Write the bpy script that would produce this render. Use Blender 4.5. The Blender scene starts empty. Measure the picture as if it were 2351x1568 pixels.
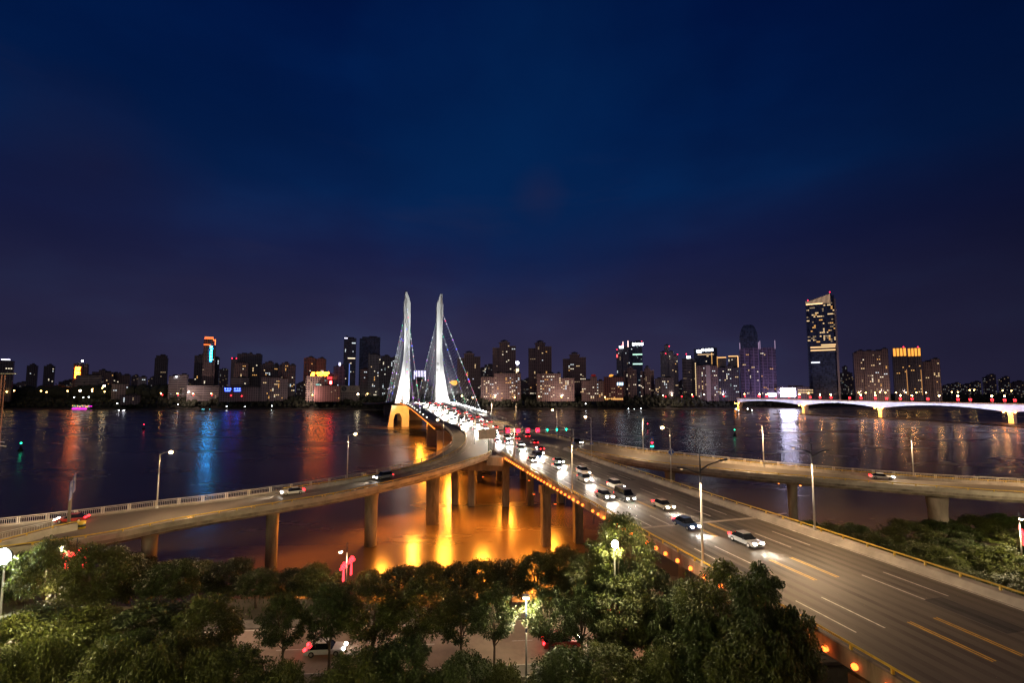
# Night river scene: cable-stayed bridge with slip ramps, city skyline, riverside trees.
import bpy, math, random
from mathutils import Vector, Matrix
PI = math.pi
scene = bpy.context.scene
COL = scene.collection
rad = math.radians

# ------------------------------------------------------------------ camera model
F = 1045.0; TILT = rad(4.3); CAMH = 36.0; CX = 1175.5; PY = 897 - F*math.tan(TILT)
def ray(x, y):
    u = (x-CX)/F; v = (PY-y)/F
    return (u, math.cos(TILT)-v*math.sin(TILT), math.sin(TILT)+v*math.cos(TILT))
def at(x, y, z):
    d = ray(x, y); t = (z-CAMH)/d[2]
    return Vector((d[0]*t, d[1]*t, z))
def atd(x, y, D):
    d = ray(x, y); t = D/d[1]
    return Vector((d[0]*t, D, CAMH+d[2]*t))

cam = bpy.data.cameras.new('camera'); camo = bpy.data.objects.new('camera', cam); COL.objects.link(camo)
cam.sensor_width = 36; cam.lens = 36*F/2351.0; cam.shift_y = (PY-784)/2351.0
cam.clip_start = 0.5; cam.clip_end = 12000
camo.location = (0, 0, CAMH); camo.rotation_euler = (PI/2+TILT, 0, 0)
scene.camera = camo
scene.view_settings.view_transform = 'Standard'; scene.view_settings.look = 'None'
scene.view_settings.exposure = 0; scene.view_settings.gamma = 1
scene.cycles.use_denoising = True
scene.cycles.max_bounces = 5; scene.cycles.diffuse_bounces = 2; scene.cycles.glossy_bounces = 3
scene.cycles.transmission_bounces = 2; scene.cycles.transparent_max_bounces = 8
scene.cycles.sample_clamp_indirect = 6; scene.cycles.sample_clamp_direct = 0
scene.cycles.use_light_tree = True; scene.cycles.caustics_reflective = True; scene.cycles.caustics_refractive = False

# ------------------------------------------------------------------ materials
MATS = {}
def new_mat(name):
    m = bpy.data.materials.new(name); m.use_nodes = True
    nt = m.node_tree
    for n in list(nt.nodes): nt.nodes.remove(n)
    out = nt.nodes.new('ShaderNodeOutputMaterial')
    return m, nt, out
def link(nt, a, b): nt.links.new(a, b)
def mth(nt, op, a, b=None, c=None):
    n = nt.nodes.new('ShaderNodeMath'); n.operation = op
    for i, v in enumerate((a, b, c)):
        if v is None: continue
        if isinstance(v, (int, float)): n.inputs[i].default_value = v
        else: link(nt, v, n.inputs[i])
    return n.outputs[0]
def mixc(nt, fac, a, b):
    n = nt.nodes.new('ShaderNodeMix'); n.data_type = 'RGBA'
    for k, v in ((0, fac), (6, a), (7, b)):
        if isinstance(v, (int, float)): n.inputs[k].default_value = v
        elif isinstance(v, tuple): n.inputs[k].default_value = (*v[:3], 1)
        else: link(nt, v, n.inputs[k])
    return n.outputs[2]
def noise(nt, scale, vec=None, detail=4, rough=.6, stretch=None):
    tc = nt.nodes.new('ShaderNodeTexCoord')
    src = tc.outputs['Object']
    if stretch:
        mp = nt.nodes.new('ShaderNodeMapping'); mp.inputs['Scale'].default_value = stretch
        link(nt, src, mp.inputs[0]); src = mp.outputs[0]
    n = nt.nodes.new('ShaderNodeTexNoise'); n.inputs['Scale'].default_value = scale
    n.inputs['Detail'].default_value = detail; n.inputs['Roughness'].default_value = rough
    link(nt, src, n.inputs['Vector'])
    return n.outputs['Fac']
def ramp(nt, f, stops):
    r = nt.nodes.new('ShaderNodeValToRGB')
    e = r.color_ramp.elements
    while len(e) < len(stops): e.new(.5)
    for i, (p, c) in enumerate(stops):
        e[i].position = p; e[i].color = (*c, 1) if len(c) == 3 else c
    link(nt, f, r.inputs[0]); return r.outputs[0]
def pbr(name, col, rough=.7, metal=0, vary=.25, scale=.6, bump=0, stretch=None, col2=None, spec=None):
    if name in MATS: return MATS[name]
    m, nt, out = new_mat(name)
    p = nt.nodes.new('ShaderNodeBsdfPrincipled'); link(nt, p.outputs[0], out.inputs[0])
    f = noise(nt, scale, stretch=stretch)
    c2 = col2 or tuple(c*(1-vary) for c in col); c1 = tuple(min(1, c*(1+vary*.6)) for c in col)
    c = ramp(nt, f, [(.32, c2), (.68, c1)])
    link(nt, c, p.inputs['Base Color'])
    p.inputs['Roughness'].default_value = rough; p.inputs['Metallic'].default_value = metal
    if spec is not None: p.inputs['Specular IOR Level'].default_value = spec
    if bump:
        b = nt.nodes.new('ShaderNodeBump'); b.inputs['Strength'].default_value = bump
        link(nt, noise(nt, scale*8), b.inputs['Height']); link(nt, b.outputs[0], p.inputs['Normal'])
    MATS[name] = m; return m
def emis(name, col, strength, sample='AUTO'):
    if name in MATS: return MATS[name]
    m, nt, out = new_mat(name)
    e = nt.nodes.new('ShaderNodeEmission'); e.inputs[0].default_value = (*col, 1); e.inputs[1].default_value = strength
    link(nt, e.outputs[0], out.inputs[0])
    try: m.cycles.emission_sampling = sample
    except Exception: pass
    MATS[name] = m; return m
def facade(name, wall, glass, px, pz, fx, fz, rough=.6, lit=0, grough=.12, band=None):
    if name in MATS: return MATS[name]
    m, nt, out = new_mat(name)
    tc = nt.nodes.new('ShaderNodeTexCoord')
    so = nt.nodes.new('ShaderNodeSeparateXYZ'); link(nt, tc.outputs['Object'], so.inputs[0])
    sn = nt.nodes.new('ShaderNodeSeparateXYZ'); link(nt, tc.outputs['Normal'], sn.inputs[0])
    side = mth(nt, 'GREATER_THAN', mth(nt, 'ABSOLUTE', sn.outputs[0]), .6)
    h = mth(nt, 'ADD', mth(nt, 'MULTIPLY', so.outputs[1], side), mth(nt, 'MULTIPLY', so.outputs[0], mth(nt, 'SUBTRACT', 1, side)))
    hu = mth(nt, 'DIVIDE', h, px); hz = mth(nt, 'DIVIDE', so.outputs[2], pz)
    mask = mth(nt, 'MULTIPLY', mth(nt, 'LESS_THAN', mth(nt, 'FRACT', hu), fx), mth(nt, 'LESS_THAN', mth(nt, 'FRACT', hz), fz))
    nz = noise(nt, .05, detail=3)
    wc = mixc(nt, nz, tuple(c*.75 for c in wall), tuple(c*1.2 for c in wall))
    cell = nt.nodes.new('ShaderNodeCombineXYZ')
    link(nt, mth(nt, 'FLOOR', hu), cell.inputs[0]); link(nt, mth(nt, 'FLOOR', hz), cell.inputs[1]); link(nt, side, cell.inputs[2])
    wn = nt.nodes.new('ShaderNodeTexWhiteNoise'); link(nt, cell.outputs[0], wn.inputs[0])
    gc = mixc(nt, wn.outputs[0], tuple(c*.5 for c in glass), tuple(c*1.5 for c in glass))
    p = nt.nodes.new('ShaderNodeBsdfPrincipled'); link(nt, p.outputs[0], out.inputs[0])
    link(nt, mixc(nt, mask, wc, gc), p.inputs['Base Color'])
    link(nt, mth(nt, 'SUBTRACT', rough, mth(nt, 'MULTIPLY', mask, rough-grough)), p.inputs['Roughness'])
    if lit:
        on = mth(nt, 'MULTIPLY', mth(nt, 'GREATER_THAN', wn.outputs[0], 1-lit), mask)
        link(nt, ramp(nt, mth(nt, 'FRACT', mth(nt, 'MULTIPLY', wn.outputs[0], 917.3)), [(0, (1, .62, .25)), (.5, (1, .85, .6)), (1, (.8, .95, 1))]), p.inputs['Emission Color'])
        link(nt, mth(nt, 'MULTIPLY', on, .3), p.inputs['Emission Strength'])
        try: m.cycles.emission_sampling = 'NONE'
        except Exception: pass
    MATS[name] = m; return m

# ------------------------------------------------------------------ mesh builder
class MB:
    def __init__(s): s.v = []; s.f = []; s.mi = []; s.cur = 0
    def add(s, vs, fs):
        b = len(s.v); s.v.extend([tuple(v) for v in vs])
        for f in fs: s.f.append(tuple(i+b for i in f)); s.mi.append(s.cur)
    def box(s, c, size, rz=0, taper=1, M=None):
        x, y, z = size[0]/2, size[1]/2, size[2]/2; vs = []
        for k, t in ((-1, 1), (1, taper)):
            for a, b in ((-1, -1), (1, -1), (1, 1), (-1, 1)):
                px, py, pz = a*x*t, b*y*t, k*z
                if M is not None:
                    p = M @ Vector((px, py, pz)); vs.append((p.x+c[0], p.y+c[1], p.z+c[2])); continue
                ca, sa = math.cos(rz), math.sin(rz)
                vs.append((c[0]+px*ca-py*sa, c[1]+px*sa+py*ca, c[2]+pz))
        s.add(vs, [(0, 3, 2, 1), (4, 5, 6, 7), (0, 1, 5, 4), (1, 2, 6, 5), (2, 3, 7, 6), (3, 0, 4, 7)])
        return s
    def tube(s, pts, r, n=8, cap=True):
        pts = [Vector(p) for p in pts]
        rs = r if isinstance(r, (list, tuple)) else [r]*len(pts)
        rings = []
        for i, p in enumerate(pts):
            d = (pts[min(i+1, len(pts)-1)]-pts[max(i-1, 0)])
            d = d.normalized() if d.length > 1e-9 else Vector((0, 0, 1))
            a = d.cross(Vector((0, 0, 1)))
            if a.length < 1e-3: a = Vector((1, 0, 0))
            a.normalize(); b = a.cross(d)
            rings.append([p+(a*math.cos(2*PI*k/n)+b*math.sin(2*PI*k/n))*rs[i] for k in range(n)])
        vs = [q for R in rings for q in R]; fs = []
        for i in range(len(rings)-1):
            for k in range(n):
                fs.append((i*n+k, i*n+(k+1) % n, (i+1)*n+(k+1) % n, (i+1)*n+k))
        if cap:
            fs.append(tuple(range(n))[::-1]); fs.append(tuple((len(rings)-1)*n+k for k in range(n)))
        s.add(vs, fs); return s
    def beam(s, p0, p1, w, h):
        p0 = Vector(p0); p1 = Vector(p1); d = p1-p0; L = d.length; d.normalize()
        a = d.cross(Vector((0, 0, 1)))
        if a.length < 1e-3: a = Vector((1, 0, 0))
        a.normalize(); b = a.cross(d); vs = []
        for q in (p0, p1):
            for i, j in ((-1, -1), (1, -1), (1, 1), (-1, 1)): vs.append(q+a*(i*w/2)+b*(j*h/2))
        s.add(vs, [(0, 1, 2, 3), (7, 6, 5, 4), (0, 4, 5, 1), (1, 5, 6, 2), (2, 6, 7, 3), (3, 7, 4, 0)]); return s
    def loft(s, secs, closed=True, cap=True):
        n = len(secs[0]); vs = [q for S in secs for q in S]; fs = []
        for i in range(len(secs)-1):
            for k in range(n if closed else n-1):
                fs.append((i*n+k, i*n+(k+1) % n, (i+1)*n+(k+1) % n, (i+1)*n+k))
        if cap and closed:
            fs.append(tuple(range(n))[::-1]); fs.append(tuple((len(secs)-1)*n+k for k in range(n)))
        s.add(vs, fs); return s
    def prism(s, poly, y0, y1):   # polygon in x,z extruded along y
        n = len(poly)
        vs = [(x, y0, z) for x, z in poly]+[(x, y1, z) for x, z in poly]
        s.add(vs, [tuple(range(n)), tuple(range(2*n-1, n-1, -1))]+[(i, i+n, (i+1) % n+n, (i+1) % n) for i in range(n)]); return s
    def slab(s, poly, z0, z1):    # polygon in x,y extruded along z
        n = len(poly)
        vs = [(x, y, z0) for x, y in poly]+[(x, y, z1) for x, y in poly]
        s.add(vs, [tuple(range(n))[::-1], tuple(range(n, 2*n))]+[(i, (i+1) % n, (i+1) % n+n, i+n) for i in range(n)]); return s
    def ball(s, c, r, n=8, m=5, sq=1):
        vs = [(c[0], c[1], c[2]-r*sq)]
        for j in range(1, m):
            a = -PI/2+PI*j/m
            for k in range(n): vs.append((c[0]+r*math.cos(a)*math.cos(2*PI*k/n), c[1]+r*math.cos(a)*math.sin(2*PI*k/n), c[2]+r*sq*math.sin(a)))
        vs.append((c[0], c[1], c[2]+r*sq)); t = len(vs)-1; fs = []
        for k in range(n):
            fs.append((0, 1+(k+1) % n, 1+k)); fs.append((t, t-n+k, t-n+(k+1) % n))
            for j in range(m-2): fs.append((1+j*n+k, 1+j*n+(k+1) % n, 1+(j+1)*n+(k+1) % n, 1+(j+1)*n+k))
        s.add(vs, fs); return s
    def mesh(s, name, mats, smooth=False):
        me = bpy.data.meshes.new(name); me.from_pydata(s.v, [], s.f)
        for m in (mats if isinstance(mats, (list, tuple)) else [mats]): me.materials.append(m)
        if any(s.mi): me.polygons.foreach_set('material_index', s.mi)
        if smooth: me.polygons.foreach_set('use_smooth', [True]*len(s.f))
        me.update(); return me
    def build(s, name, mats, parent=None, smooth=False):
        return mk(name, s.mesh(name, mats, smooth), parent)
def mk(name, data, parent=None, loc=None, rz=None, scale=None):
    o = bpy.data.objects.new(name, data); COL.objects.link(o)
    if parent is not None: o.parent = parent
    if loc is not None: o.location = loc
    if rz is not None: o.rotation_euler = (0, 0, rz)
    if scale is not None: o.scale = scale
    return o
def tag(o, label, cat, group=None):
    o['label'] = label; o['category'] = cat
    if group: o['group'] = group
    return o
def thing(name, label, cat, loc=(0, 0, 0), rz=0, group=None):
    o = mk(name, None, None, loc, rz); o.empty_display_size = .5
    return tag(o, label, cat, group)
def struct(o, kind='structure', label=None):
    o['kind'] = kind
    if label: o['label'] = label
    return o
def kids(o): return [c for c in COL.objects if c.parent == o]
CH = {}
def copy_tree(root, loc, rz=None, label=None, scale=None, tree=None):
    r = root.copy(); COL.objects.link(r); r.location = loc
    if rz is not None: r.rotation_euler = (0, 0, rz)
    if label: r['label'] = label
    if scale is not None: r.scale = scale
    def rec(src, dst):
        for ch in tree.get(src, []):
            c = ch.copy(); COL.objects.link(c); c.parent = dst; rec(ch, c)
    rec(root, r); return r
def tree_of(root):
    allo = list(COL.objects); by = {}
    for o in allo:
        if o.parent: by.setdefault(o.parent, []).append(o)
    t = {}; st = [root]
    while st:
        x = st.pop(); t[x] = by.get(x, []); st += t[x]
    return t
def lamp(name, kind, loc, power, col, parent=None, to=None, size=.3, cone=120, blend=.5, sx=None, sy=None):
    L = bpy.data.lights.new(name, kind); L.energy = power; L.color = col
    if kind == 'SPOT': L.spot_size = rad(cone); L.spot_blend = blend; L.shadow_soft_size = size
    elif kind == 'POINT': L.shadow_soft_size = size
    elif kind == 'AREA':
        L.shape = 'RECTANGLE'; L.size = sx or size; L.size_y = sy or size; L.spread = rad(cone)
    o = mk(name, L, parent, loc)
    if to is not None:
        d = Vector(to)-Vector(loc); o.rotation_euler = d.to_track_quat('-Z', 'Y').to_euler()
    return o
def text(body, size, mat, parent=None, name='lettering', ext=.05, align='CENTER'):
    cu = bpy.data.curves.new(name, 'FONT'); cu.body = body; cu.size = size; cu.extrude = ext
    cu.align_x = align; cu.align_y = 'CENTER'; cu.materials.append(mat)
    o = mk(name, cu); bpy.context.view_layer.update()
    me = bpy.data.meshes.new_from_object(o.evaluated_get(bpy.context.evaluated_depsgraph_get()))
    bpy.data.objects.remove(o); me.name = name
    if not me.materials: me.materials.append(mat)
    return mk(name, me, parent)
def spline(pts, n=6):
    pts = [Vector(p) for p in pts]; out = []
    for i in range(len(pts)-1):
        p0 = pts[max(i-1, 0)]; p1 = pts[i]; p2 = pts[i+1]; p3 = pts[min(i+2, len(pts)-1)]
        for k in range(n):
            t = k/n
            out.append(.5*((2*p1)+(p2-p0)*t+(2*p0-5*p1+4*p2-p3)*t*t+(3*p1-p0-3*p2+p3)*t**3))
    out.append(pts[-1]); return out
def glyph(mb, cx, cz, w, h, y0, y1, seed, t=.14):
    """strokes of an illegible character, box strokes in the x,z plane"""
    r = random.Random(seed); tw = t*h
    for k in range(3): mb.box((cx, (y0+y1)/2+.003*k, cz+h*(.38-.36*k+r.uniform(-.05, .05))), (w*r.uniform(.6, 1), abs(y1-y0), tw))
    for k in range(2): mb.box((cx+w*r.uniform(-.35, .35), (y0+y1)/2+.011+.003*k, cz+r.uniform(-.1, .1)*h), (tw, abs(y1-y0), h*r.uniform(.55, .95)))
UNIT = MB().box((0, 0, 0), (1, 1, 1))

# ------------------------------------------------------------------ world, sun
W = bpy.data.worlds.new('World'); scene.world = W; W.use_nodes = True
nt = W.node_tree
for n in list(nt.nodes): nt.nodes.remove(n)
wo = nt.nodes.new('ShaderNodeOutputWorld'); bg = nt.nodes.new('ShaderNodeBackground'); link(nt, bg.outputs[0], wo.inputs[0])
tc = nt.nodes.new('ShaderNodeTexCoord'); sx = nt.nodes.new('ShaderNodeSeparateXYZ'); link(nt, tc.outputs['Generated'], sx.inputs[0])
zz = sx.outputs[2]
grad = ramp(nt, zz, [(0.0, (.036, .030, .072)), (.11, (.027, .0245, .066)), (.2, (.017, .0175, .058)), (.28, (.0095, .0135, .060)), (.39, (.0022, .0145, .072)), (.5, (.0006, .0108, .064)), (.62, (.0003, .0074, .053)), (.78, (.0002, .0048, .042))])
# brighter in the middle of the view, dimmer to the sides, slow cloud patches
az = mth(nt, 'ABSOLUTE', mth(nt, 'ADD', sx.outputs[0], .12))
side = ramp(nt, az, [(0, (1.08, 1.08, 1.06)), (.35, (.92, .95, .95)), (.62, (.74, .77, .8)), (.87, (.45, .47, .5))])
mp = nt.nodes.new('ShaderNodeMapping'); mp.inputs['Scale'].default_value = (1.2, 1.2, 3.2); link(nt, tc.outputs['Generated'], mp.inputs[0])
nz = nt.nodes.new('ShaderNodeTexNoise'); nz.inputs['Scale'].default_value = 2.3; nz.inputs['Detail'].default_value = 5; nz.inputs['Roughness'].default_value = .48; link(nt, mp.outputs[0], nz.inputs[0])
cl = ramp(nt, nz.outputs[0], [(.3, (.82, .84, .86)), (.5, (.97, .97, .98)), (.7, (1.05, 1.28, 1.2))])
def mulc(a, b):
    n = nt.nodes.new('ShaderNodeMix'); n.data_type = 'RGBA'; n.blend_type = 'MULTIPLY'; n.inputs[0].default_value = 1
    link(nt, a, n.inputs[6]); link(nt, b, n.inputs[7]); return n.outputs[2]
skyc = mulc(mulc(grad, side), cl)
# a few thin warm-grey clouds lit by the city
mp2 = nt.nodes.new('ShaderNodeMapping'); mp2.inputs['Scale'].default_value = (1, 1, 5); mp2.inputs['Location'].default_value = (3.1, .7, .4); link(nt, tc.outputs['Generated'], mp2.inputs[0])
n2 = nt.nodes.new('ShaderNodeTexNoise'); n2.inputs['Scale'].default_value = 1.9; n2.inputs['Detail'].default_value = 6; link(nt, mp2.outputs[0], n2.inputs[0])
cf = mth(nt, 'MULTIPLY', ramp(nt, n2.outputs[0], [(.56, (0, 0, 0)), (.72, (1, 1, 1))]), ramp(nt, zz, [(.1, (0, 0, 0)), (.22, (1, 1, 1)), (.42, (.8, .8, .8)), (.52, (0, 0, 0))]))
skyc = mixc(nt, mth(nt, 'MULTIPLY', cf, .5), skyc, (.020, .018, .052))
def patch(px_, py_, k0, k1, col, amt, sky):
    d = Vector(ray(px_, py_)).normalized()
    v = nt.nodes.new('ShaderNodeVectorMath'); v.operation = 'DISTANCE'; v.inputs[1].default_value = d
    nn = nt.nodes.new('ShaderNodeTexNoise'); nn.inputs['Scale'].default_value = 5; nn.inputs['Detail'].default_value = 5; link(nt, tc.outputs['Generated'], nn.inputs[0])
    m2 = nt.nodes.new('ShaderNodeMapping'); m2.inputs['Scale'].default_value = (1, 1, 1); link(nt, tc.outputs['Generated'], m2.inputs[0])
    link(nt, m2.outputs[0], v.inputs[0])
    q = mth(nt, 'ADD', v.outputs['Value'], mth(nt, 'MULTIPLY', mth(nt, 'SUBTRACT', nn.outputs[0], .5), k1*.9))
    return mixc(nt, mth(nt, 'MULTIPLY', ramp(nt, q, [(k0, (1, 1, 1)), (k1, (0, 0, 0))]), amt), sky, col)
skyc = patch(1200, 360, .02, .36, (.0012, .021, .094), .7, skyc)
skyc = patch(1240, 440, .01, .075, (.014, .017, .062), .5, skyc)
skyc = patch(230, 380, .01, .16, (.0085, .010, .040), .7, skyc)
sk = nt.nodes.new('ShaderNodeTexSky'); sk.sky_type = 'NISHITA'; sk.sun_disc = False
sk.sun_elevation = rad(-6); sk.sun_rotation = rad(200)
ad = nt.nodes.new('ShaderNodeMix'); ad.data_type = 'RGBA'; ad.blend_type = 'ADD'; ad.inputs[0].default_value = .004
link(nt, skyc, ad.inputs[6]); link(nt, sk.outputs[0], ad.inputs[7])
link(nt, ad.outputs[2], bg.inputs[0]); bg.inputs[1].default_value = 1.0
sun = bpy.data.lights.new('sun', 'SUN'); sun.energy = .17; sun.angle = rad(30); sun.color = (1, .80, .58)
so_ = mk('sun', sun); so_.rotation_euler = (rad(62), 0, rad(20))

# ------------------------------------------------------------------ base materials
M_asph = pbr('asphalt', (.098, .080, .060), .55, vary=.28, scale=.22, stretch=(1, .25, 1), bump=.05)
M_conc = pbr('concrete', (.34, .30, .25), .8, vary=.35, scale=.35, bump=.08)
M_concd = pbr('concrete_stained', (.22, .18, .145), .85, vary=.6, scale=.5, stretch=(1, 1, .25), bump=.1)
M_white = pbr('white_coating', (.74, .73, .70), .55, vary=.1, scale=.15)
M_line = pbr('white_line_paint', (.62, .58, .52), .6, vary=.35, scale=3)
M_yline = pbr('yellow_line_paint', (.62, .36, .03), .6, vary=.3, scale=3)
M_yellow = pbr('yellow_rail_paint', (.50, .33, .03), .5, vary=.25, scale=2)
M_rail = pbr('pale_steel', (.46, .43, .41), .45, .3, vary=.2, scale=2)
M_pole = pbr('galvanised_pole', (.52, .50, .48), .4, .5, vary=.15, scale=1)
M_dark = pbr('dark_metal', (.035, .04, .055), .5, .3, vary=.3)
M_pave = pbr('paving', (.16, .145, .125), .85, vary=.3, scale=1.2)
M_blue = pbr('blue_sign', (.01, .06, .35), .4, vary=.08)
M_signw = pbr('white_sign', (.8, .8, .8), .4, vary=.05)
M_black = pbr('black_plastic', (.012, .012, .014), .45)
M_bark = pbr('bark', (.09, .065, .045), .9, vary=.4, scale=3)
M_glass = pbr('car_glass', (.01, .012, .015), .06, vary=.1)
M_tyre = pbr('tyre', (.012, .012, .012), .85)
E_or = emis('orange_lamp', (1, .15, .02), 5.5)
E_warm = emis('warm_lamp', (1, .62, .26), 40)
E_warmw = emis('warm_white_lamp', (1, .8, .5), 30)
E_white = emis('white_lamp', (.95, .97, 1), 30)
E_red = emis('red_light', (1, .02, .06), 9)
E_redt = emis('tail_light', (1, .015, .02), 14)
E_head = emis('head_light', (1, .93, .8), 55)
E_green = emis('green_light', (.02, 1, .45), 9)
E_knot = emis('red_neon', (1, .03, .04), 7)
LED = [emis('led_red', (1, .02, .12), 3.5, 'NONE'), emis('led_green', (.03, 1, .4), 2, 'NONE'), emis('led_blue', (.08, .12, 1), 3.5, 'NONE'), emis('led_white', (.9, .95, 1), 1.3, 'NONE'), emis('led_violet', (.55, .12, 1), 2.5, 'NONE')]

# ------------------------------------------------------------------ centre line of the main road
CL = spline([(52, 0, 0), (41.2, 20, 0), (35.3, 43, 0), (29.4, 65, 0), (25.3, 80, 0), (17.0, 111, 0), (7.4, 147, 0), (-1.8, 180, 0), (-22.5, 250, 0), (-44, 320, 0), (-69, 400, 0), (-92, 468, 0), (-125, 560, 0), (-182, 700, 0), (-262, 870, 0), (-400, 1150, 0)], 8)
def zmain(D):
    if D < 110: return 16.0
    if D < 467:
        t = (D-110)/357; return 16+7.6*(3*t*t-2*t*t*t)
    t = min(1, (D-467)/400); return 23.6-10.6*(3*t*t-2*t*t*t)
def cpt(D, off=0, dz=0):
    for i in range(len(CL)-1):
        a, b = CL[i], CL[i+1]
        if a.y <= D <= b.y or i == len(CL)-2:
            t = (D-a.y)/(b.y-a.y); X = a.x+(b.x-a.x)*t; break
    # smooth tangent
    j0 = CL[max(i-2, 0)]; j1 = CL[min(i+3, len(CL)-1)]
    d = Vector((j1.x-j0.x, j1.y-j0.y, 0)).normalized()
    n = Vector((d.y, -d.x, 0))
    return Vector((X+n.x*off, D+n.y*off, zmain(D)+dz)), n, d
def frange(a, b, s):
    o = []; x = a
    while x < b-1e-6: o.append(x); x += s
    o.append(b); return o
def sweep(mb, Ds, prof):
    secs = []
    for D in Ds:
        P, n, d = cpt(D)
        secs.append([(P.x+n.x*o, P.y+n.y*o, P.z+z) for o, z in prof])
    mb.loft(secs)
def sheet(mb, Ds, o0, o1, dz):
    A = [cpt(D, o0, dz)[0] for D in Ds]; B = [cpt(D, o1, dz)[0] for D in Ds]
    mb.loft([[a, b] for a, b in zip(A, B)], closed=False, cap=False)

# slip ramp edges (outer, inner), left and right
def ml(D): return cpt(D, -11.3)[0]
def mr(D): return cpt(D, 12.0)[0]
LP = [((-140, 66, 10.5), (-104, 52, 11.6)), ((-112, 77, 11), (-84, 63, 12)), ((-90.1, 85.5, 11.5), (-66.5, 73.0, 12.2)), ((-71.1, 92.9, 12.6), (-58, 79.9, 12.8)),
      ((-62.9, 95.9, 13), (-51.4, 84.3, 13.2)), ((-51, 102.9, 13.6), (-44, 88.9, 13.6)), ((-42.4, 109.5, 14), (-35, 95.8, 14)), ((-34.4, 117.6, 14.6), (-28.1, 103, 14.5)),
      ((-26.3, 130.4, 15.3), (-20, 112.5, 15.2)), ((-22.6, 145.5, 15.9), (-12.9, 125.7, 15.7)), ((-21.6, 163.4, 16.3), (-6.5, 142, 16.2)), ((-23.2, 178.9, 16.75), tuple(ml(166))),
      ((-26, 195, 17.15), tuple(ml(188))), ((-30.2, 212.7, 17.6), tuple(ml(210))), ((-36.5, 232, 18.15), tuple(ml(230))), (tuple(cpt(250, -22)[0]), tuple(ml(250)))]
RP = [((175, 102, 12.9), (160, 90.5, 13.1)), ((140, 104.5, 13.5), (128, 92.5, 13.6)), ((119, 107.7, 14), (105.4, 95.5, 14)), ((98, 112.7, 14.5), (90.6, 98.9, 14.5)), ((78.6, 121.8, 15), (68.3, 107.6, 15)),
      ((64.4, 130.6, 15.4), (54.6, 113.5, 15.4)), ((47.9, 143.4, 15.8), (39, 123, 15.8)), ((34.9, 159.1, 16.1), (29, 136, 16.0)), ((26, 173, 16.55), tuple(mr(152))),
      ((17, 188, 16.95), tuple(mr(170))), ((9.4, 203, 17.35), tuple(mr(190))), ((1.8, 222.3, 17.85), tuple(mr(213))), (tuple(cpt(250, 14.5)[0]), tuple(mr(250)))]
LO = spline([p[0] for p in LP]); LI = spline([p[1] for p in LP])
RO = spline([p[0] for p in RP]); RI = spline([p[1] for p in RP])
def slabsec(o, i, t1=.5, t2=1.6):
    d = (i-o); L = d.length; u = d/L; dn = Vector((0, 0, 1))
    f = lambda s, z: o+u*(s*L)-dn*z
    a = min(.22, 2.2/L); b = min(.28, 3.0/L)
    return [f(0, 0), f(1, 0), f(1, t1), f(1-a, t1+.1), f(1-b, t2), f(b, t2), f(a, t1+.1), f(0, t1)]
def edge(path, h, w, inward, z0=0):
    """parapet wall sections along a path; inward(k) gives a unit vector to the road"""
    secs = []
    for k, p in enumerate(path):
        u = inward[k]
        secs.append([p+Vector((0, 0, z0)), p+u*w+Vector((0, 0, z0)), p+u*(w*.62)+Vector((0, 0, h)), p+u*.04+Vector((0, 0, h))])
    return secs
def inw(A, B): return [Vector((b.x-a.x, b.y-a.y, 0)).normalized() for a, b in zip(A, B)]
def off(A, B, s, dz=0):
    return [a+u*s+Vector((0, 0, dz)) for a, u in zip(A, inw(A, B))]

# ------------------------------------------------------------------ river, ground
def water_mat():
    m, nt, out = new_mat('river_water')
    p = nt.nodes.new('ShaderNodeBsdfPrincipled'); link(nt, p.outputs[0], out.inputs[0])
    c = ramp(nt, noise(nt, .012, detail=4, stretch=(1, 2.2, 1)), [(.3, (.07, .048, .028)), (.7, (.115, .078, .044))])
    link(nt, c, p.inputs['Base Color'])
    rr = ramp(nt, noise(nt, .02, detail=5, stretch=(.6, 1.6, 1)), [(.3, (.21,)*3), (.7, (.30,)*3)])
    link(nt, rr, p.inputs['Roughness']); p.inputs['IOR'].default_value = 1.33
    b = nt.nodes.new('ShaderNodeBump'); b.inputs['Strength'].default_value = .02; b.inputs['Distance'].default_value = .6
    h = mth(nt, 'ADD', noise(nt, .35, detail=5, rough=.55, stretch=(.35, 1.5, 1)), mth(nt, 'MULTIPLY', noise(nt, .035, detail=3, stretch=(.6, 1.6, 1)), 1.0))
    link(nt, h, b.inputs['Height']); link(nt, b.outputs[0], p.inputs['Normal'])
    return m
m = MB(); m.add([(-2600, 40, 0), (2600, 40, 0), (2600, 2600, 0), (-2600, 2600, 0)], [(0, 1, 2, 3)])
struct(m.build('river', water_mat()), label='wide dark river reflecting the city lights')
M_soil = pbr('soil', (.055, .045, .03), .95, vary=.4, scale=.3, bump=.2)
def bank_y(x): return 79+ (0 if x < 25 else min((x-25)*.16, 26)) + 1.5*math.sin(x*.13)
m = MB(); secs = []
for k in range(81):
    x = -320+k*8.0; b = bank_y(x)
    secs.append([(x, -60, 5), (x, 20, 5), (x, 50, 4.9), (x, b-13, 4.8), (x, b-8, 4.2), (x, b-2, 1.2), (x, b+4, -1.2)])
m.loft(secs, closed=False, cap=False)
struct(m.build('ground', M_soil), label='dark planted ground of the near river bank')
m = MB(); secs = []
for k in range(121):
    x = -3000+k*50.0; b = 905+10*math.sin(x*.011)+ (0 if x < 300 else (x-300)*.35)
    secs.append([(x, b-8, -1), (x, b+4, 2), (x, b+25, 7), (x, b+70, 9), (x, 2600+b, 12), (x, 9000, 14)])
m.loft(secs, closed=False, cap=False)
struct(m.build('far_bank', pbr('far_soil', (.03, .028, .022), .95, scale=.02)), label='low far river bank under the city')
m = MB()
secs = []
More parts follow.
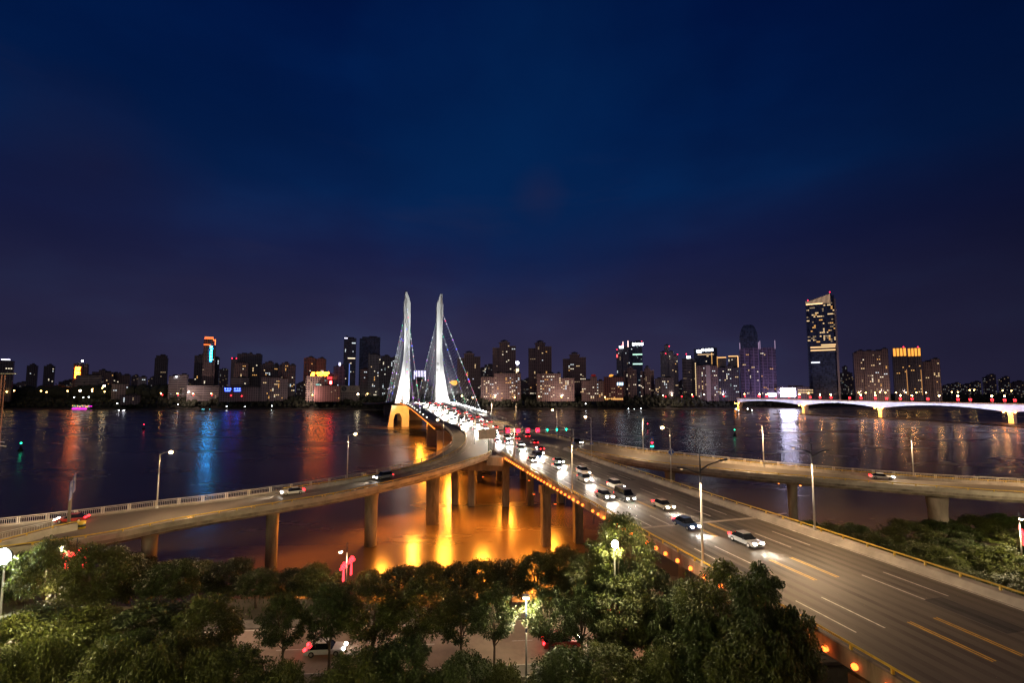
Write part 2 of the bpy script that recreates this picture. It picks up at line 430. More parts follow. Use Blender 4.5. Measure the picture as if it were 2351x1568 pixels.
for px_, py_ in ((1775, 951.5), (1850, 953.5), (1950, 957.5), (2050, 961), (2150, 967), (2250, 974), (2351, 982), (2440, 990)):
    p = at(px_, py_, 0); w = 1.2+2.2*abs(math.sin(px_))
    secs.append([(p.x-1, p.y-w-2, -.5), (p.x, p.y-w, .8), (p.x, p.y+w, .9), (p.x+1, p.y+w+3, -.5)])
m.loft(secs); struct(m.build('sandbar', pbr('sand', (.28, .2, .12), .9, scale=.3)), label='thin sand bar in the river below the white bridge')

# street on the near bank
stc = spline([(-220, 20, 0), (-120, 46, 0), (-60, 54, 0), (0, 58.8, 0), (30, 61, 0), (70, 66, 0), (140, 84, 0), (240, 110, 0)], 8)
def st_n(k):
    a = stc[max(k-1, 0)]; b = stc[min(k+1, len(stc)-1)]; d = (b-a).normalized(); return Vector((-d.y, d.x, 0))
def st_sheet(o0, o1, z, ks=None):
    mb = MB(); mb.loft([[stc[k]+st_n(k)*o0+Vector((0, 0, z)), stc[k]+st_n(k)*o1+Vector((0, 0, z))] for k in (ks or range(len(stc)))], closed=False, cap=False); return mb
street = struct(st_sheet(5.2, -5.2, 5.06).build('street', pbr('street_concrete', (.30, .225, .175), .8, vary=.2, scale=.5)), label='pale riverside street behind the roadside trees')
for o in (-5.0, 4.85): st_sheet(o+.15, o, 5.066).build('lane_marking', M_line, street)
mb = MB()
for k in range(0, len(stc)-1, 2):
    a = stc[k]+Vector((0, 0, 5.066)); b = stc[k]+(stc[k+1]-stc[k])*.5+Vector((0, 0, 5.066)); n = st_n(k)*.07
    mb.add([a-n, b-n, b+n, a+n], [(0, 1, 2, 3)])
mb.build('lane_marking', M_line, street)
for s in (-1, 1):
    mb = MB(); mb.loft([[stc[k]+st_n(k)*(s*5.2)+Vector((0, 0, 4.7)), stc[k]+st_n(k)*(s*5.2)+Vector((0, 0, 5.2)), stc[k]+st_n(k)*(s*7.4)+Vector((0, 0, 5.2)), stc[k]+st_n(k)*(s*7.4)+Vector((0, 0, 4.7))] for k in range(len(stc))])
    struct(mb.build('pavement', M_pave), label=('pavement on the river side of the street' if s > 0 else 'pavement on the near side of the street'))

# ------------------------------------------------------------------ main viaduct (near part of the crossing)
Dn = frange(8, 250, 5)
via = thing('viaduct', 'concrete approach viaduct carrying the wide main road from bottom right towards the bridge', 'viaduct', (0, 0, 0))
m = MB(); sweep(m, Dn, [(-11.7, 0), (12.3, 0), (12.3, -.6), (9.6, -.8), (8.8, -2.4), (-8.3, -2.4), (-9.2, -.8), (-11.7, -.6)])
m.build('deck', M_concd, via)
# left parapet to the gore, right barrier to the gore
m = MB(); secs = []
for D in frange(8, 146, 4):
    secs.append([cpt(D, o, z)[0] for o, z in ((-11.72, -.62), (-11.72, .75), (-11.45, .8), (-11.25, .02))])
m.loft(secs); m.build('parapet', pbr('parapet_stained', (.24, .18, .14), .85, vary=.6, scale=.8, stretch=(1, 1, .2), bump=.1), via)
for D in frange(20, 142, 12.2):
    q = cpt(D, -11.76, -1.0)[0]; MB().tube([q+Vector((0, 0, -1.3)), q+Vector((0, 0, .5))], .09, 6).build('drain_pipe', M_dark, via)
m = MB(); secs = []
for D in frange(8, 151, 4):
    secs.append([cpt(D, o, z)[0] for o, z in ((11.0, .02), (11.45, .75), (12.25, .85), (12.32, -.62))])
m.loft(secs); m.build('barrier', M_conc, via)
# edge lights along the outer face of the left parapet
lm = MB().ball((0, 0, 0), .24, 8, 5).mesh('edge_light', E_or, True)
Ds = []; D = 14; rnd = random.Random(4)
while D < 141:
    if not (82 < D < 84 or 118 < D < 121): Ds.append(D)
    D += 2.35 if D < 60 else 2.0
for D in Ds:
    mk('edge_light', lm, via, cpt(D, -11.95, -.1)[0])
for D in frange(18, 140, 12):
    P, n, d = cpt(D, -12.3, -.5); lamp('edge_glow', 'POINT', P, 160, (1, .3, .06), via, size=.2)
# bents
def bent(D, offs, top=-2.3, cap=True, w=2.0, parent=via, z0=-2.0):
    P, n, d = cpt(D)
    for o in offs:
        q = cpt(D, o)[0]; mb = MB(); zt = q.z+top-(1.7 if cap else 0)
        mb.box((q.x, q.y, (zt+z0)/2), (w, w*.85, zt-z0), math.atan2(n.y, n.x)); mb.build('column', M_concd, parent)
    if cap:
        a = cpt(D, offs[0]-1.3)[0]; b = cpt(D, offs[-1]+1.3)[0]; z = P.z+top-.87
        MB().beam((a.x, a.y, z), (b.x, b.y, z), 2.3, 1.7).build('pier_cap', M_concd, parent)
bent(111.5, [-9.3, -1.2, 8.6]); bent(147.5, [-9.6, -1.6, 8.6]); bent(187, [-9.6, -1.6, 8.6]); bent(222, [-9, 0, 9])
bent(73, [-8.3, 0, 8.6], z0=2); bent(39, [-8.3, 0, 8.6], z0=3, w=2.4)
# nose of the left gore: stained cross wall between the ramp and the main deck
g = cpt(143.5, -11.6)[0]
MB().box((g.x-1.9, g.y-1.0, g.z-1.3), (5.0, 3.2, 2.6), -.26).build('gore_block', M_concd, via)
MB().box((g.x-7.2, g.y+2.0, g.z-3.3), (14.5, 2.6, 2.6), -.05).build('pier_cap', M_concd, via)
for x, y in ((-12.7, 146.1), (-18.2, 147.7)):
    MB().box((x, y, 5.5), (2.1, 1.9, 14.6), -.1).build('column', M_concd, via)

# road surface
road = MB(); sheet(road, frange(8, 250, 4), -11.2, 11.0, .06); road = struct(road.build('road', M_asph), label='wide asphalt main road')
WB = frange(250, 870, 10)
def dashes(o, D0, D1, mat, ln=6.0, per=15.0, w=.16, ph=0, dz=.066):
    mb = MB(); s = D0+ph
    while s < D1-ln:
        mid = s+ln*.5
        sheet(mb, [s, mid, s+ln*.966], o-w/2, o+w/2, dz); s += per*.966
    mb.build('lane_marking', mat, road)
for o in (-7.6, -4.55, 4.55, 7.6): dashes(o, 12, 250, M_line, ph=3 if o > 0 else 0)
for o in (-1.5, 1.5):
    dashes(o-.16, 12, 250, M_yline, w=.14, ph=9); dashes(o+.16, 12, 250, M_yline, w=.14, ph=9)
for o in (10.75, -10.95):
    mb = MB(); sheet(mb, frange(8, 142, 4), o-.08, o+.08, .066); mb.build('lane_marking', M_line, road)
for D in (70, 125):
    mb = MB(); sheet(mb, [D, D+.7], -11.1, 10.9, .067); mb.build('expansion_joint', pbr('joint', (.30, .26, .22), .8), road)
mw, ntw, ow = new_mat('tyre_wear')
pw = ntw.nodes.new('ShaderNodeBsdfPrincipled'); pw.inputs['Base Color'].default_value = (.035, .03, .025, 1); pw.inputs['Roughness'].default_value = .45
tw = ntw.nodes.new('ShaderNodeBsdfTransparent'); xw = ntw.nodes.new('ShaderNodeMixShader'); link(ntw, tw.outputs[0], xw.inputs[1]); link(ntw, pw.outputs[0], xw.inputs[2]); link(ntw, xw.outputs[0], ow.inputs[0])
link(ntw, mth(ntw, 'MULTIPLY', ramp(ntw, noise(ntw, .35, detail=5, stretch=(1, .3, 1)), [(.35, (0, 0, 0)), (.75, (1, 1, 1))]), .34), xw.inputs[0])
for lc in (-9.1, -6.1, -3.05, 0, 3.05, 6.1, 9.1):
    for dx_ in (-.75, .75):
        mb = MB(); sheet(mb, frange(9, 249, 4), lc+dx_-.33, lc+dx_+.33, .064); mb.build('tyre_track', mw, road)
M_patch = pbr('asphalt_patch', (.05, .045, .038), .7, vary=.3, scale=.8)
for D, o, L_, w_ in ((50, -7.5, 7, 2.6), (66, 4.0, 9, 2.2), (84, -1.2, 5, 2.8), (38, 5.5, 6, 2.4), (101, 7.4, 10, 2.0), (117, -8.2, 6, 2.2)):
    mb = MB(); sheet(mb, [D, D+L_*.5, D+L_], o-w_/2, o+w_/2, .0622); mb.build('patch', M_patch, road)
def arrow(D, o, turn, rev, parent):
    mb = MB(); s = -1 if rev else 1
    def q(l, t): return cpt(D+s*l, o+s*t, .068)[0]
    mb.add([q(0, -.09), q(0, .09), q(3.2, .09), q(3.2, -.09)], [(0, 1, 2, 3)]); mb.add([q(3.2, -.4), q(3.2, .4), q(5, 0)], [(0, 1, 2)])
    if turn: mb.add([q(1.6, 0), q(2.6, turn*.7), q(2.6, turn*1.0), q(1.9, turn*.3)], [(0, 1, 2, 3)]); mb.add([q(2.3, turn*1.15), q(3.1, turn*.62), q(3.6, turn*1.25)], [(0, 1, 2)])
    mb.build('arrow_marking', M_line, parent)
for o in (-9.2, -6.1, -3.0): arrow(131, o, 0, True, road)
for o in (3.0, 6.1, 9.2): arrow(121, o, -1 if o == 3.0 else 0, False, road)

def yellow_rail(name, label, path, up, post_every, grp='yellow guard rails along the parapets'):
    t = thing(name, label, 'guard rail', tuple(path[len(path)//2]), 0, grp); o = Vector(path[len(path)//2])
    q = [Vector(p)-o+Vector((0, 0, up)) for p in path]
    MB().tube(q, .09, 6).build('rail', M_yellow, t)
    acc = 0; pm = MB().box((0, 0, -.2), (.16, .16, .42)).mesh('post', M_yellow); n = 0
    for k in range(1, len(q)):
        acc += (q[k]-q[k-1]).length
        if acc >= post_every and n < 98: mk('post', pm, t, q[k]); acc = 0; n += 1
    return t
pl = [cpt(D, -11.6, .8)[0] for D in frange(14, 143.5, 1.5)]
yellow_rail('guard_rail', 'yellow guard rail on the lit left parapet of the main road', pl, .4, 2.9)
pl = [cpt(D, 11.9, .85)[0] for D in frange(14, 149, 1.5)]
yellow_rail('guard_rail', 'yellow guard rail on the broad right barrier of the main road', pl, .4, 2.9)

# ------------------------------------------------------------------ slip ramps
def ramp_viaduct(name, label, O, I, cols, skip_in):
    t = thing(name, label, 'ramp viaduct', (0, 0, 0), 0, 'slip ramps of the bridge')
    MB().loft([slabsec(o, i) for o, i in zip(O, I)]).build('deck', M_concd, t)
    n = skip_in
    MB().loft(edge(I[:n], .85, .45, inw(I, O)[:n], -.57)).build('parapet', M_conc, t)
    MB().loft(edge(O, .35, .5, inw(O, I), -.57)).build('kerb', M_conc, t)
    for (x, y, zt, w, rz) in cols:
        secs = []
        for z, s in ((-2, 1), (zt-5, 1), (zt-2.2, 1.04), (zt, 1.22)):
            secs.append([(x+math.cos(rz+a)*w*s*.5*1.25, y+math.sin(rz+a)*w*.5*1.1, z) for a in [2*PI*k/14+.2 for k in range(14)]])
        MB().loft(secs).build('column', M_concd, t, True)
    return t
i_gore = min(range(len(LI)), key=lambda k: (LI[k]-Vector((-6.5, 142, 16.2))).length)+1
lram = ramp_viaduct('slip_ramp', 'curved concrete slip ramp descending to the left on round columns', LO, LI,
    [(-49.0, 95.4, 12.0, 1.85, .75), (-33.0, 109.0, 12.6, 2.35, .75), (-21.6, 126.5, 13.7, 2.9, .6), (-66, 85.5, 11.2, 1.7, .75), (-62, 80.0, 11.3, 1.7, .75)], i_gore)
r_gore = min(range(len(RI)), key=lambda k: (RI[k]-Vector((20, 152, 16.3))).length)
rram = ramp_viaduct('slip_ramp', 'straight concrete slip ramp leading off to the right over the river', RO, RI,
    [(p.x, p.y, p.z, w, rz) for p, w, rz in ((at(1538, 1078, 14.2), 2.0, -.6), (at(1818, 1108, 13.5), 1.7, -.5), (at(2151, 1142, 12.9), 2.9, -.2))], r_gore)
# asphalt on the ramps, kerb walk on the outer side of the left ramp
KL = spline([(-140, 65, 10.5), (-112, 75.8, 11), (-90.1, 84.3, 11.5), (-71.0, 91.7, 12.6), (-62.6, 94.6, 13), (-50, 101.3, 13.6), (-41.0, 107.4, 14), (-32.0, 114.7, 14.6), (-22.6, 127.4, 15.3), (-18.3, 143, 15.9), (-17.0, 161, 16.3), (-17.6, 175, 16.75), (-19.6, 191, 17.15), (-23.4, 208.7, 17.6), (-28.5, 228, 18.15), tuple(cpt(250, -14.2)[0])])
up = Vector((0, 0, .06))
LIo = off(LI, LO, .5)
for k in range(i_gore, len(LI)): LIo[k] = LI[k]
m = MB(); m.loft([[a+up, b+up] for a, b in zip(KL, LIo)], closed=False, cap=False)
lroad = struct(m.build('ramp_road', M_asph), label='asphalt of the left slip ramp')
m = MB(); m.loft([[o+Vector((0, 0, .05)), o+Vector((0, 0, .22)), k+Vector((0, 0, .22)), k+Vector((0, 0, .05))] for o, k in zip(off(LO, LI, .55), KL)])
m.build('footway', M_pave, lram)
m = MB(); m.loft(edge(off(KL, LI, -.02, .05), .85, .3, inw(KL, LI))[30:]); m.build('inner_barrier', M_conc, lram)
RIo = off(RI, RO, .5)
for k in range(r_gore, len(RI)): RIo[k] = RI[k]
ROo = off(RO, RI, 1.9)
m = MB(); m.loft([[a+up, b+up] for a, b in zip(ROo, RIo)], closed=False, cap=False)
rroad = struct(m.build('ramp_road', M_asph), label='asphalt of the right slip ramp')
m = MB(); m.loft([[o+Vector((0, 0, .05)), o+Vector((0, 0, .22)), k+Vector((0, 0, .22)), k+Vector((0, 0, .05))] for o, k in zip(off(RO, RI, .55), ROo)])
m.build('footway', M_pave, rram)
m = MB(); m.loft(edge(off(ROo, RI, -.02, .05), .8, .35, inw(ROo, RI))); m.build('inner_barrier', M_conc, rram)
def path_mark(A, B, s0, w, k0, k1, parent, dz=.066, mat=None, side=1):
    P = off(A, B, s0, dz); Q = off(A, B, s0+w, dz)
    MB().loft([[p, q] for p, q in zip(P[k0:k1], Q[k0:k1])], closed=False, cap=False).build('lane_marking', mat or M_line, parent)
path_mark(LI, KL, .75, .16, 0, i_gore, lroad); path_mark(KL, LI, .9, .16, 0, 70, lroad)
path_mark(RI, RO, .75, .16, 0, r_gore, rroad); path_mark(ROo, RI, .75, .16, 0, len(RO), rroad)
for a in range(8, 66, 4):
    if a in (20, 28, 36): continue
    path_mark(KL, LI, 4.4, .15, a, a+3, lroad)
def hatch(A, B, k, s0, s1, parent):
    P = off(A, B, s0, .067); Q = off(A, B, s1, .067)
    mb = MB()
    for j in range(2):
        a = P[k]+(P[k+1]-P[k])*(j*.3); b = Q[k]+(Q[k+1]-Q[k])*(j*.3); e = (P[k+1]-P[k])*.12
        mb.add([a, b, b+e, a+e], [(0, 1, 2, 3)])
    mb.build('cross_marking', M_yline, parent)
for k in (20, 27, 34): hatch(LI, KL, k, 1.0, 5.2, lroad)
yellow_rail('guard_rail', 'yellow guard rail on the near parapet of the left slip ramp', [p+Vector((0, 0, .85)) for p in off(LI, LO, .2)][:i_gore], .35, 2.6)
yellow_rail('guard_rail', 'yellow guard rail between footway and lanes of the left slip ramp', [p+Vector((0, 0, .85)) for p in off(KL, LI, .12)][30:], .32, 3.0)
yellow_rail('guard_rail', 'yellow guard rail on the near parapet of the right slip ramp', [p+Vector((0, 0, .85)) for p in off(RI, RO, .2)][:r_gore], .35, 3.0)
yellow_rail('guard_rail', 'yellow guard rail between footway and lanes of the right slip ramp', [p+Vector((0, 0, .8)) for p in off(ROo, RI, .12)], .3, 3.4)

# pedestrian railings on the outer edges
def railing(label, path, every, h=1.15, infill=True, dbl=True):
    o = Vector(path[len(path)//2]); t = thing('railing', label, 'railing', tuple(o), 0, 'pale pedestrian railings')
    q = [Vector(p)-o for p in path]; up = lambda z: [p+Vector((0, 0, z)) for p in q]
    MB().tube(up(h), .06, 6).build('top_rail', M_rail, t)
    MB().tube(up(h-.24), .03, 5).build('middle_rail', M_rail, t)
    MB().tube(up(.12), .035, 5).build('bottom_rail', M_rail, t)
    # resample
    L = [0]
    for k in range(1, len(q)): L.append(L[-1]+(q[k]-q[k-1]).length)
    def pos(s):
        for k in range(1, len(q)):
            if s <= L[k]: f = (s-L[k-1])/max(1e-6, L[k]-L[k-1]); return q[k-1]+(q[k]-q[k-1])*f
        return q[-1]
    pm = MB().box((0, 0, h/2), (.15, .15, h+.06)).mesh('post', M_rail); n = 0; s = 0
    while s < L[-1] and n < 100:
        for e in ((-.16, .16) if dbl else (0,)):
            if 0 <= s+e <= L[-1] and n < 100: mk('post', pm, t, pos(s+e)); n += 1
        s += every
    if infill:
        mb = MB(); s = 0
        while s < L[-1]:
            p = pos(s); mb.beam(p+Vector((0, 0, .12)), p+Vector((0, 0, h-.24)), .03, .03); s += .3
        mb.build('infill', M_rail, t)
    return t
k28 = 0
railing('pale railing on the outer edge of the left slip ramp', [p+Vector((0, 0, .35)) for p in off(LO, LI, .25)][2:], 4.1)
railing('pale railing on the outer edge of the right slip ramp', [p+Vector((0, 0, .35)) for p in off(RO, RI, .25)], 4.1)

# ------------------------------------------------------------------ cable-stayed bridge
PD = 468
br = thing('cable_stayed_bridge', 'floodlit white cable-stayed bridge with two tall tapering pylons crossing the river', 'bridge')
m = MB(); sweep(m, frange(250, 870, 8), [(-22, 0), (22, 0), (22.2, -.7), (17, -2.7), (-17, -2.7), (-22.2, -.7)]); m.build('deck', M_conc, br)
for s in (-1, 1):
    m = MB(); sweep(m, frange(250, 870, 8), [(s*14.3, .02), (s*14.3, .24), (s*21.6, .24), (s*21.6, .02)][::s]); m.build('footway', M_pave, br)
    m = MB(); sweep(m, frange(256 if s > 0 else 250, 870, 8), [(s*14.0, .03), (s*14.3, .03), (s*14.25, .85), (s*14.05, .85)][::s]); m.build('barrier', M_conc, br)
m = MB(); sheet(m, WB, -13.95, 13.95, .06)
broad = struct(m.build('bridge_road', M_asph), label='asphalt carriageway of the cable-stayed bridge')
for o in (-7.6, -4.55, -1.5, 1.5, 4.55, 7.6):
    mb = MB(); s = 255
    while s < 600: sheet(mb, [s, s+3, s+5.8], o-.08, o+.08, .066); s += 14.5
    mb.build('lane_marking', M_line, broad)
for o in (-11.2, 11.2):
    mb = MB(); sheet(mb, WB, o-.08, o+.08, .066); mb.build('lane_marking', M_line, broad)
m = MB(); sweep(m, frange(228, 466, 6), [(-22.35, -.35), (-22.22, -.35), (-22.22, -.62), (-22.35, -.62)]); m.build('light_strip', emis('orange_strip', (1, .22, .025), 3.6), br)
P0, N0, D0 = cpt(PD)
def pyl_pt(u, v, z): return (P0.x+N0.x*u+D0.x*v, P0.y+N0.y*u+D0.y*v, z)
def plate(mb, poly, vh):
    n = len(poly)
    vs = [pyl_pt(u, -vh(z), z) for u, z in poly]+[pyl_pt(u, vh(z), z) for u, z in poly]
    mb.add(vs, [tuple(range(n)), tuple(range(2*n-1, n-1, -1))]+[(i, i+n, (i+1) % n+n, (i+1) % n) for i in range(n)])
UP = [(13.5, 23), (13.5, 126), (17.1, 137), (19.3, 137), (19.3, 129.5), (20.2, 126), (19.9, 112), (19.3, 94.5), (19.3, 78), (20.3, 65), (21.8, 53.5), (25, 35.6), (27.2, 23), (22.4, 23), (20.1, 32.5), (19.6, 23)]
ARC = [(20.4+8.0*(1-math.cos(a))/2, 6.5+7.3*math.sin(a)) for a in [PI*k/10 for k in range(11)]]
LOW = [(13.4, 21.2), (13.4, -2), (20.4, -2)]+ARC+[(28.6, -2), (34.3, -2), (30.4, 21.2)]
M_pier = pbr('pier_concrete', (.50, .44, .34), .75, vary=.18, scale=.2)
for s in (-1, 1):
    pm = MB(); plate(pm, [(u*s, z) for u, z in UP], lambda z: 2.5+(137-z)/113*2.0)
    py_ = pm.build('pylon', M_white, br); py_['label'] = 'right pylon with the bridge name in dark characters' if s > 0 else 'left pylon'
    rb = MB(); plate(rb, [(s*16.4, 36), (s*16.4, 128), (s*17.3, 128), (s*17.3, 36)], lambda z: 2.75+(137-z)/113*2.0); rb.build('rib', M_white, py_)
    cp = MB(); q = pyl_pt(s*18.2, 0, 137.6); cp.box(q, (1.2, 1.2, 1.2)); cp.build('beacon', M_dark, py_)
    lw = MB(); plate(lw, [(u*s, z) for u, z in LOW], lambda z: 4.8); lw.build('pier', M_pier, br)
    for far in (-1, 1):
        for i in range(22):
            Da = PD+far*(18+6.7*i); zt = 62+60*i/21
            a = cpt(Da, s*20.6, .3)[0]; b = Vector(pyl_pt(s*17.2, far*2.6, zt))
            c = MB().tube([a, b], .105, 5, cap=False).build('cable', M_white, br)
            if i in (21, 14, 7) or (s < 0 and far > 0 and i in (18, 3)):
                rnd = random.Random(i*7+s*3+far); mb = MB(); L = (b-a).length; k = 2.0
                base = rnd.randrange(5)
                while k < L*.97:
                    p = a+(b-a)*(k/L)
                    mb.cur = 3 if rnd.random() < .5 else (base if rnd.random() < .5 else rnd.randrange(5))
                    r = .55 if rnd.random() < .1 else .24
                    mb.add([p+Vector(q)*r for q in ((1, 0, 0), (-1, 0, 0), (0, 1, 0), (0, -1, 0), (0, 0, 1), (0, 0, -1))], [(0, 2, 4), (2, 1, 4), (1, 3, 4), (3, 0, 4), (2, 0, 5), (1, 2, 5), (3, 1, 5), (0, 3, 5)])
                    if base != 3 and int(k/14) % 4 == 3: base = rnd.randrange(5)
                    k += 1.55
                mb.build('light_string', LED, c)
    if s > 0:
        M_ink = pbr('bridge_lettering', (.05, .045, .04), .6)
        yaw = math.atan2(N0.y, N0.x)
        for k, ch in enumerate('合生大桥'):
            z = 63.5-6.6*k
            t = text(ch, 3.3, M_ink, py_, ext=.08)
            q = pyl_pt(15.0, -(2.62+(137-z)/113*2.0), z); t.location = q; t.rotation_euler = (PI/2, 0, yaw)
    # floodlights on the deck and under it
    for D, o, tgt, p, cone, col in ((425, 22, (17, 0, 34), 110000, 75, (.95, .97, 1)), (392, 17, (16.5, 0, 70), 280000, 42, (.95, .98, 1)), (380, 16, (16.5, 0, 108), 600000, 30, (.95, 1, .98)), (440, 8, (15, 0, 30), 90000, 90, (1, .97, .93))):
        a = cpt(D, s*min(o, 20.5), 1.6)[0]
        lamp('floodlight', 'SPOT', a, p, col, br, pyl_pt(s*tgt[0], tgt[1], tgt[2]), .5, cone, .7)
    a = cpt(436, s*19, -4.5)[0]; lamp('pier_flood', 'SPOT', a, 52000, (1, .47, .13), br, pyl_pt(s*23, 0, 5), .5, 95, .7)
    a = cpt(436, s*30, -8)[0] if s < 0 else cpt(436, 8, -4)[0]; lamp('pier_flood', 'SPOT', a, 62000, (1, .36, .05), br, pyl_pt(s*24, 0, -2), .5, 120, .7)
for D in frange(300, 480, 7.5):
    q = cpt(D, 21.2, 0)[0]
    b = MB().tube([q, q+Vector((0, 0, 1.3))], .09, 6).build('bollard', M_rail, br); MB().ball(q+Vector((0, 0, 1.6)), .42, 8, 5).build('globe', E_white, b, True)
for D in frange(270, 460, 19):
    q = cpt(D, -21.3, 0)[0]
    b = MB().tube([q, q+Vector((0, 0, 1.3))], .09, 6).build('bollard', M_rail, br); MB().ball(q+Vector((0, 0, 1.55)), .25, 8, 5).build('globe', emis('soft_white', (1, .9, .75), 10), b, True)
for D in (300, 350, 400): lamp('deck_glow', 'POINT', cpt(D, 19, 3.5)[0], 9000, (1, .93, .85), br, size=.5)
# approach pier walls under the left side, lit orange
for D, o0, o1 in ((238, -20, 8), (305, -17, 17)):
    a = cpt(D, o0)[0]; b = cpt(D, o1)[0]; z = a.z-2.5
    MB().beam((a.x, a.y, z/2-1), (b.x, b.y, z/2-1), 3.0, z+1.9).build('pier', M_pier, br)
for D in (560, 690):
    a = cpt(D, -15)[0]; b = cpt(D, 15)[0]; z = a.z-2.7
    MB().beam((a.x, a.y, z/2-1), (b.x, b.y, z/2-1), 4.0, z+1.9).build('pier', M_pier, br)
railing('pale railing along the left footway of the cable-stayed bridge', [cpt(D, -21.9, .24)[0] for D in frange(250, 640, 6)], 8, infill=False, dbl=False)
railing('pale railing along the right footway of the cable-stayed bridge', [cpt(D, 21.9, .24)[0] for D in frange(256, 640, 6)], 8, infill=False, dbl=False)
# under-deck orange lamps over the water
OR = (1, .30, .025)
for x, y, z, p, tg in ((-29, 137, 12.2, 90, (-20, 112, 0)), (-26, 196, 14.0, 130, (-22, 165, 0)), (-8, 128, 12.4, 66, (-6, 116, 0)), (4.5, 122, 12.6, 56, (-8, 108, 0)), (-2, 170, 13.0, 80, (-10, 150, 0)), (-33, 118, 11.4, 46, (-30, 112, 0)), (5, 106, 12.6, 52, (-8, 100, 0)), (-20, 137, 12.9, 60, (-16, 122, 0)), (9, 97, 12.6, 40, (0, 92, 0)), (-46, 99, 10.9, 20, (-44, 96, 0)),
    (-30, 226, 14.5, 110, (-36, 215, 0)), (-44, 262, 14.8, 110, (-52, 255, 0)), (-56, 300, 16.2, 110, (-62, 290, 0)), (-70, 350, 17.5, 110, (-78, 340, 0)), (12, 140, 12.6, 50, (12, 125, 0))):
    f = MB().box((x, y, z), (.7, .5, .3)).build('flood_lamp', M_dark, via); MB().box((x, y, z-.2), (.5, .35, .08)).build('lens', E_or, f)
    lamp('water_flood', 'SPOT', (x, y, z-.35), p*(430 if x in (-29, -26) else 430), OR, via, tg, .5 if x in (-29, -26) else 2.0, 158, .8)

for px_, py_ in ((1786, 1108), (1836, 1113)):
    q = at(px_, py_, 12.6); f = MB().box((q.x, q.y, q.z+.1), (.5, .4, .4)).build('flood_lamp', M_dark, rram); MB().ball((q.x, q.y-.3, q.z), .3, 8, 5).build('lens', emis('ramp_orange', (1, .2, .03), 14), f, True)
    lamp('column_flood', 'SPOT', (q.x, q.y-.6, q.z-.3), 6500, OR, rram, tuple(at(1818, 1160, 6)), .4, 120, .7)
# ------------------------------------------------------------------ street lamps
def pole_parts(t, h, r=.13, dark_top=.28):
    hb = h*(1-dark_top)
    MB().tube([(0, 0, 0), (0, 0, hb)], [r, r*.75], 10).build('pole', M_pole, t, True)
    MB().tube([(0, 0, hb), (0, 0, h)], [r*.75, r*.45], 8).build('pole_top', M_dark if dark_top > .2 else M_pole, t, True)
    MB().tube([(0, 0, 0), (0, 0, .5)], [r*1.9, r*1.6], 10).build('base', M_pole, t)
def head(t, p, dirx, lit, power, col, mat, L=.95, down=True):
    if not lit: mat = emis('shaded_lens', (1, .62, .3), 1.2)
    a = Vector(p); b = a+Vector((dirx*L, 0, .12))
    hd = MB().beam(a, b, .34, .14).build('lamp_head', M_dark if not lit else M_pole, t)
    lens = MB().ball(tuple((a+b)/2+Vector((0, 0, -.10))), .30 if lit else .16, 8, 5, .55).build('lens', mat, hd, True)
    if power:
        lamp('lamp_or_fill_spot', 'SPOT', tuple((a+b)/2+Vector((0, 0, -.32))), power, col, t, tuple((a+b)/2+Vector((0, 0, -5))), .25, 158, .5)
    return hd
ROADCOL = (1, .66, .36)
def gull_lamp(label, loc, rz, h=11.3, power=6800, glow=False):
    t = thing('street_lamp', label, 'street lamp', loc, rz, 'street lamps along the bridge and its ramps')
    pole_parts(t, h+1.2)
    for s, L, dz in ((-1, 2.6, -.2), (1, 1.9, -1.5)):
        MB().tube([(0, 0, h-.9+dz*.3), (s*L*.4, 0, h-.3+dz*.5), (s*L, 0, h+.1+dz*.5)], [.09, .08, .06], 6).build('arm', M_dark, t)
        head(t, (s*L, 0, h+.1+dz*.5), s, False, power if s < 0 else power*.6, ROADCOL, E_warm)
    return t
def arm_lamp(label, loc, rz, h=10.8, lit=True, power=1600, arm=1.3):
    t = thing('street_lamp', label, 'street lamp', loc, rz, 'street lamps along the bridge and its ramps')
    pole_parts(t, h, dark_top=.12)
    MB().tube([(0, 0, h-.2), (-arm*.6, 0, h+.15), (-arm, 0, h+.25)], [.06, .05, .05], 6).build('arm', M_pole, t)
    head(t, (-arm, 0, h+.25), -1, lit, power, ROADCOL, E_warm)
    if lit: MB().ball((-arm-.45, 0, h+.12), .36, 8, 6, .8).build('glowing_lens', E_warm, t, True)
    return t
def yaw_at(D): 
    n = cpt(D)[1]; return math.atan2(n.y, n.x)
for D, lab in ((54.7, 'double-armed street lamp on the left parapet nearest the camera'), (90.4, 'double-armed street lamp on the left parapet just in front of the signal gantry'), (130.6, 'double-armed street lamp on the left parapet beside the gore nose')):
    gull_lamp(lab, tuple(cpt(D, -11.55, .75)[0]), yaw_at(D)+PI)
gull_lamp('double-armed street lamp on the broad right barrier in front of the trees', tuple(cpt(61.4, 11.9, .8)[0]), yaw_at(61))
for D, o, lab in ((170.6, -14.9, 'double-armed lamp at the inner footway rail where the left ramp peels off'), (198, -13.6, 'double-armed lamp on the left side of the bridge road behind the peeling ramp')):
    gull_lamp(lab, tuple(cpt(D, o, .1)[0]), yaw_at(D)+PI, power=4500)
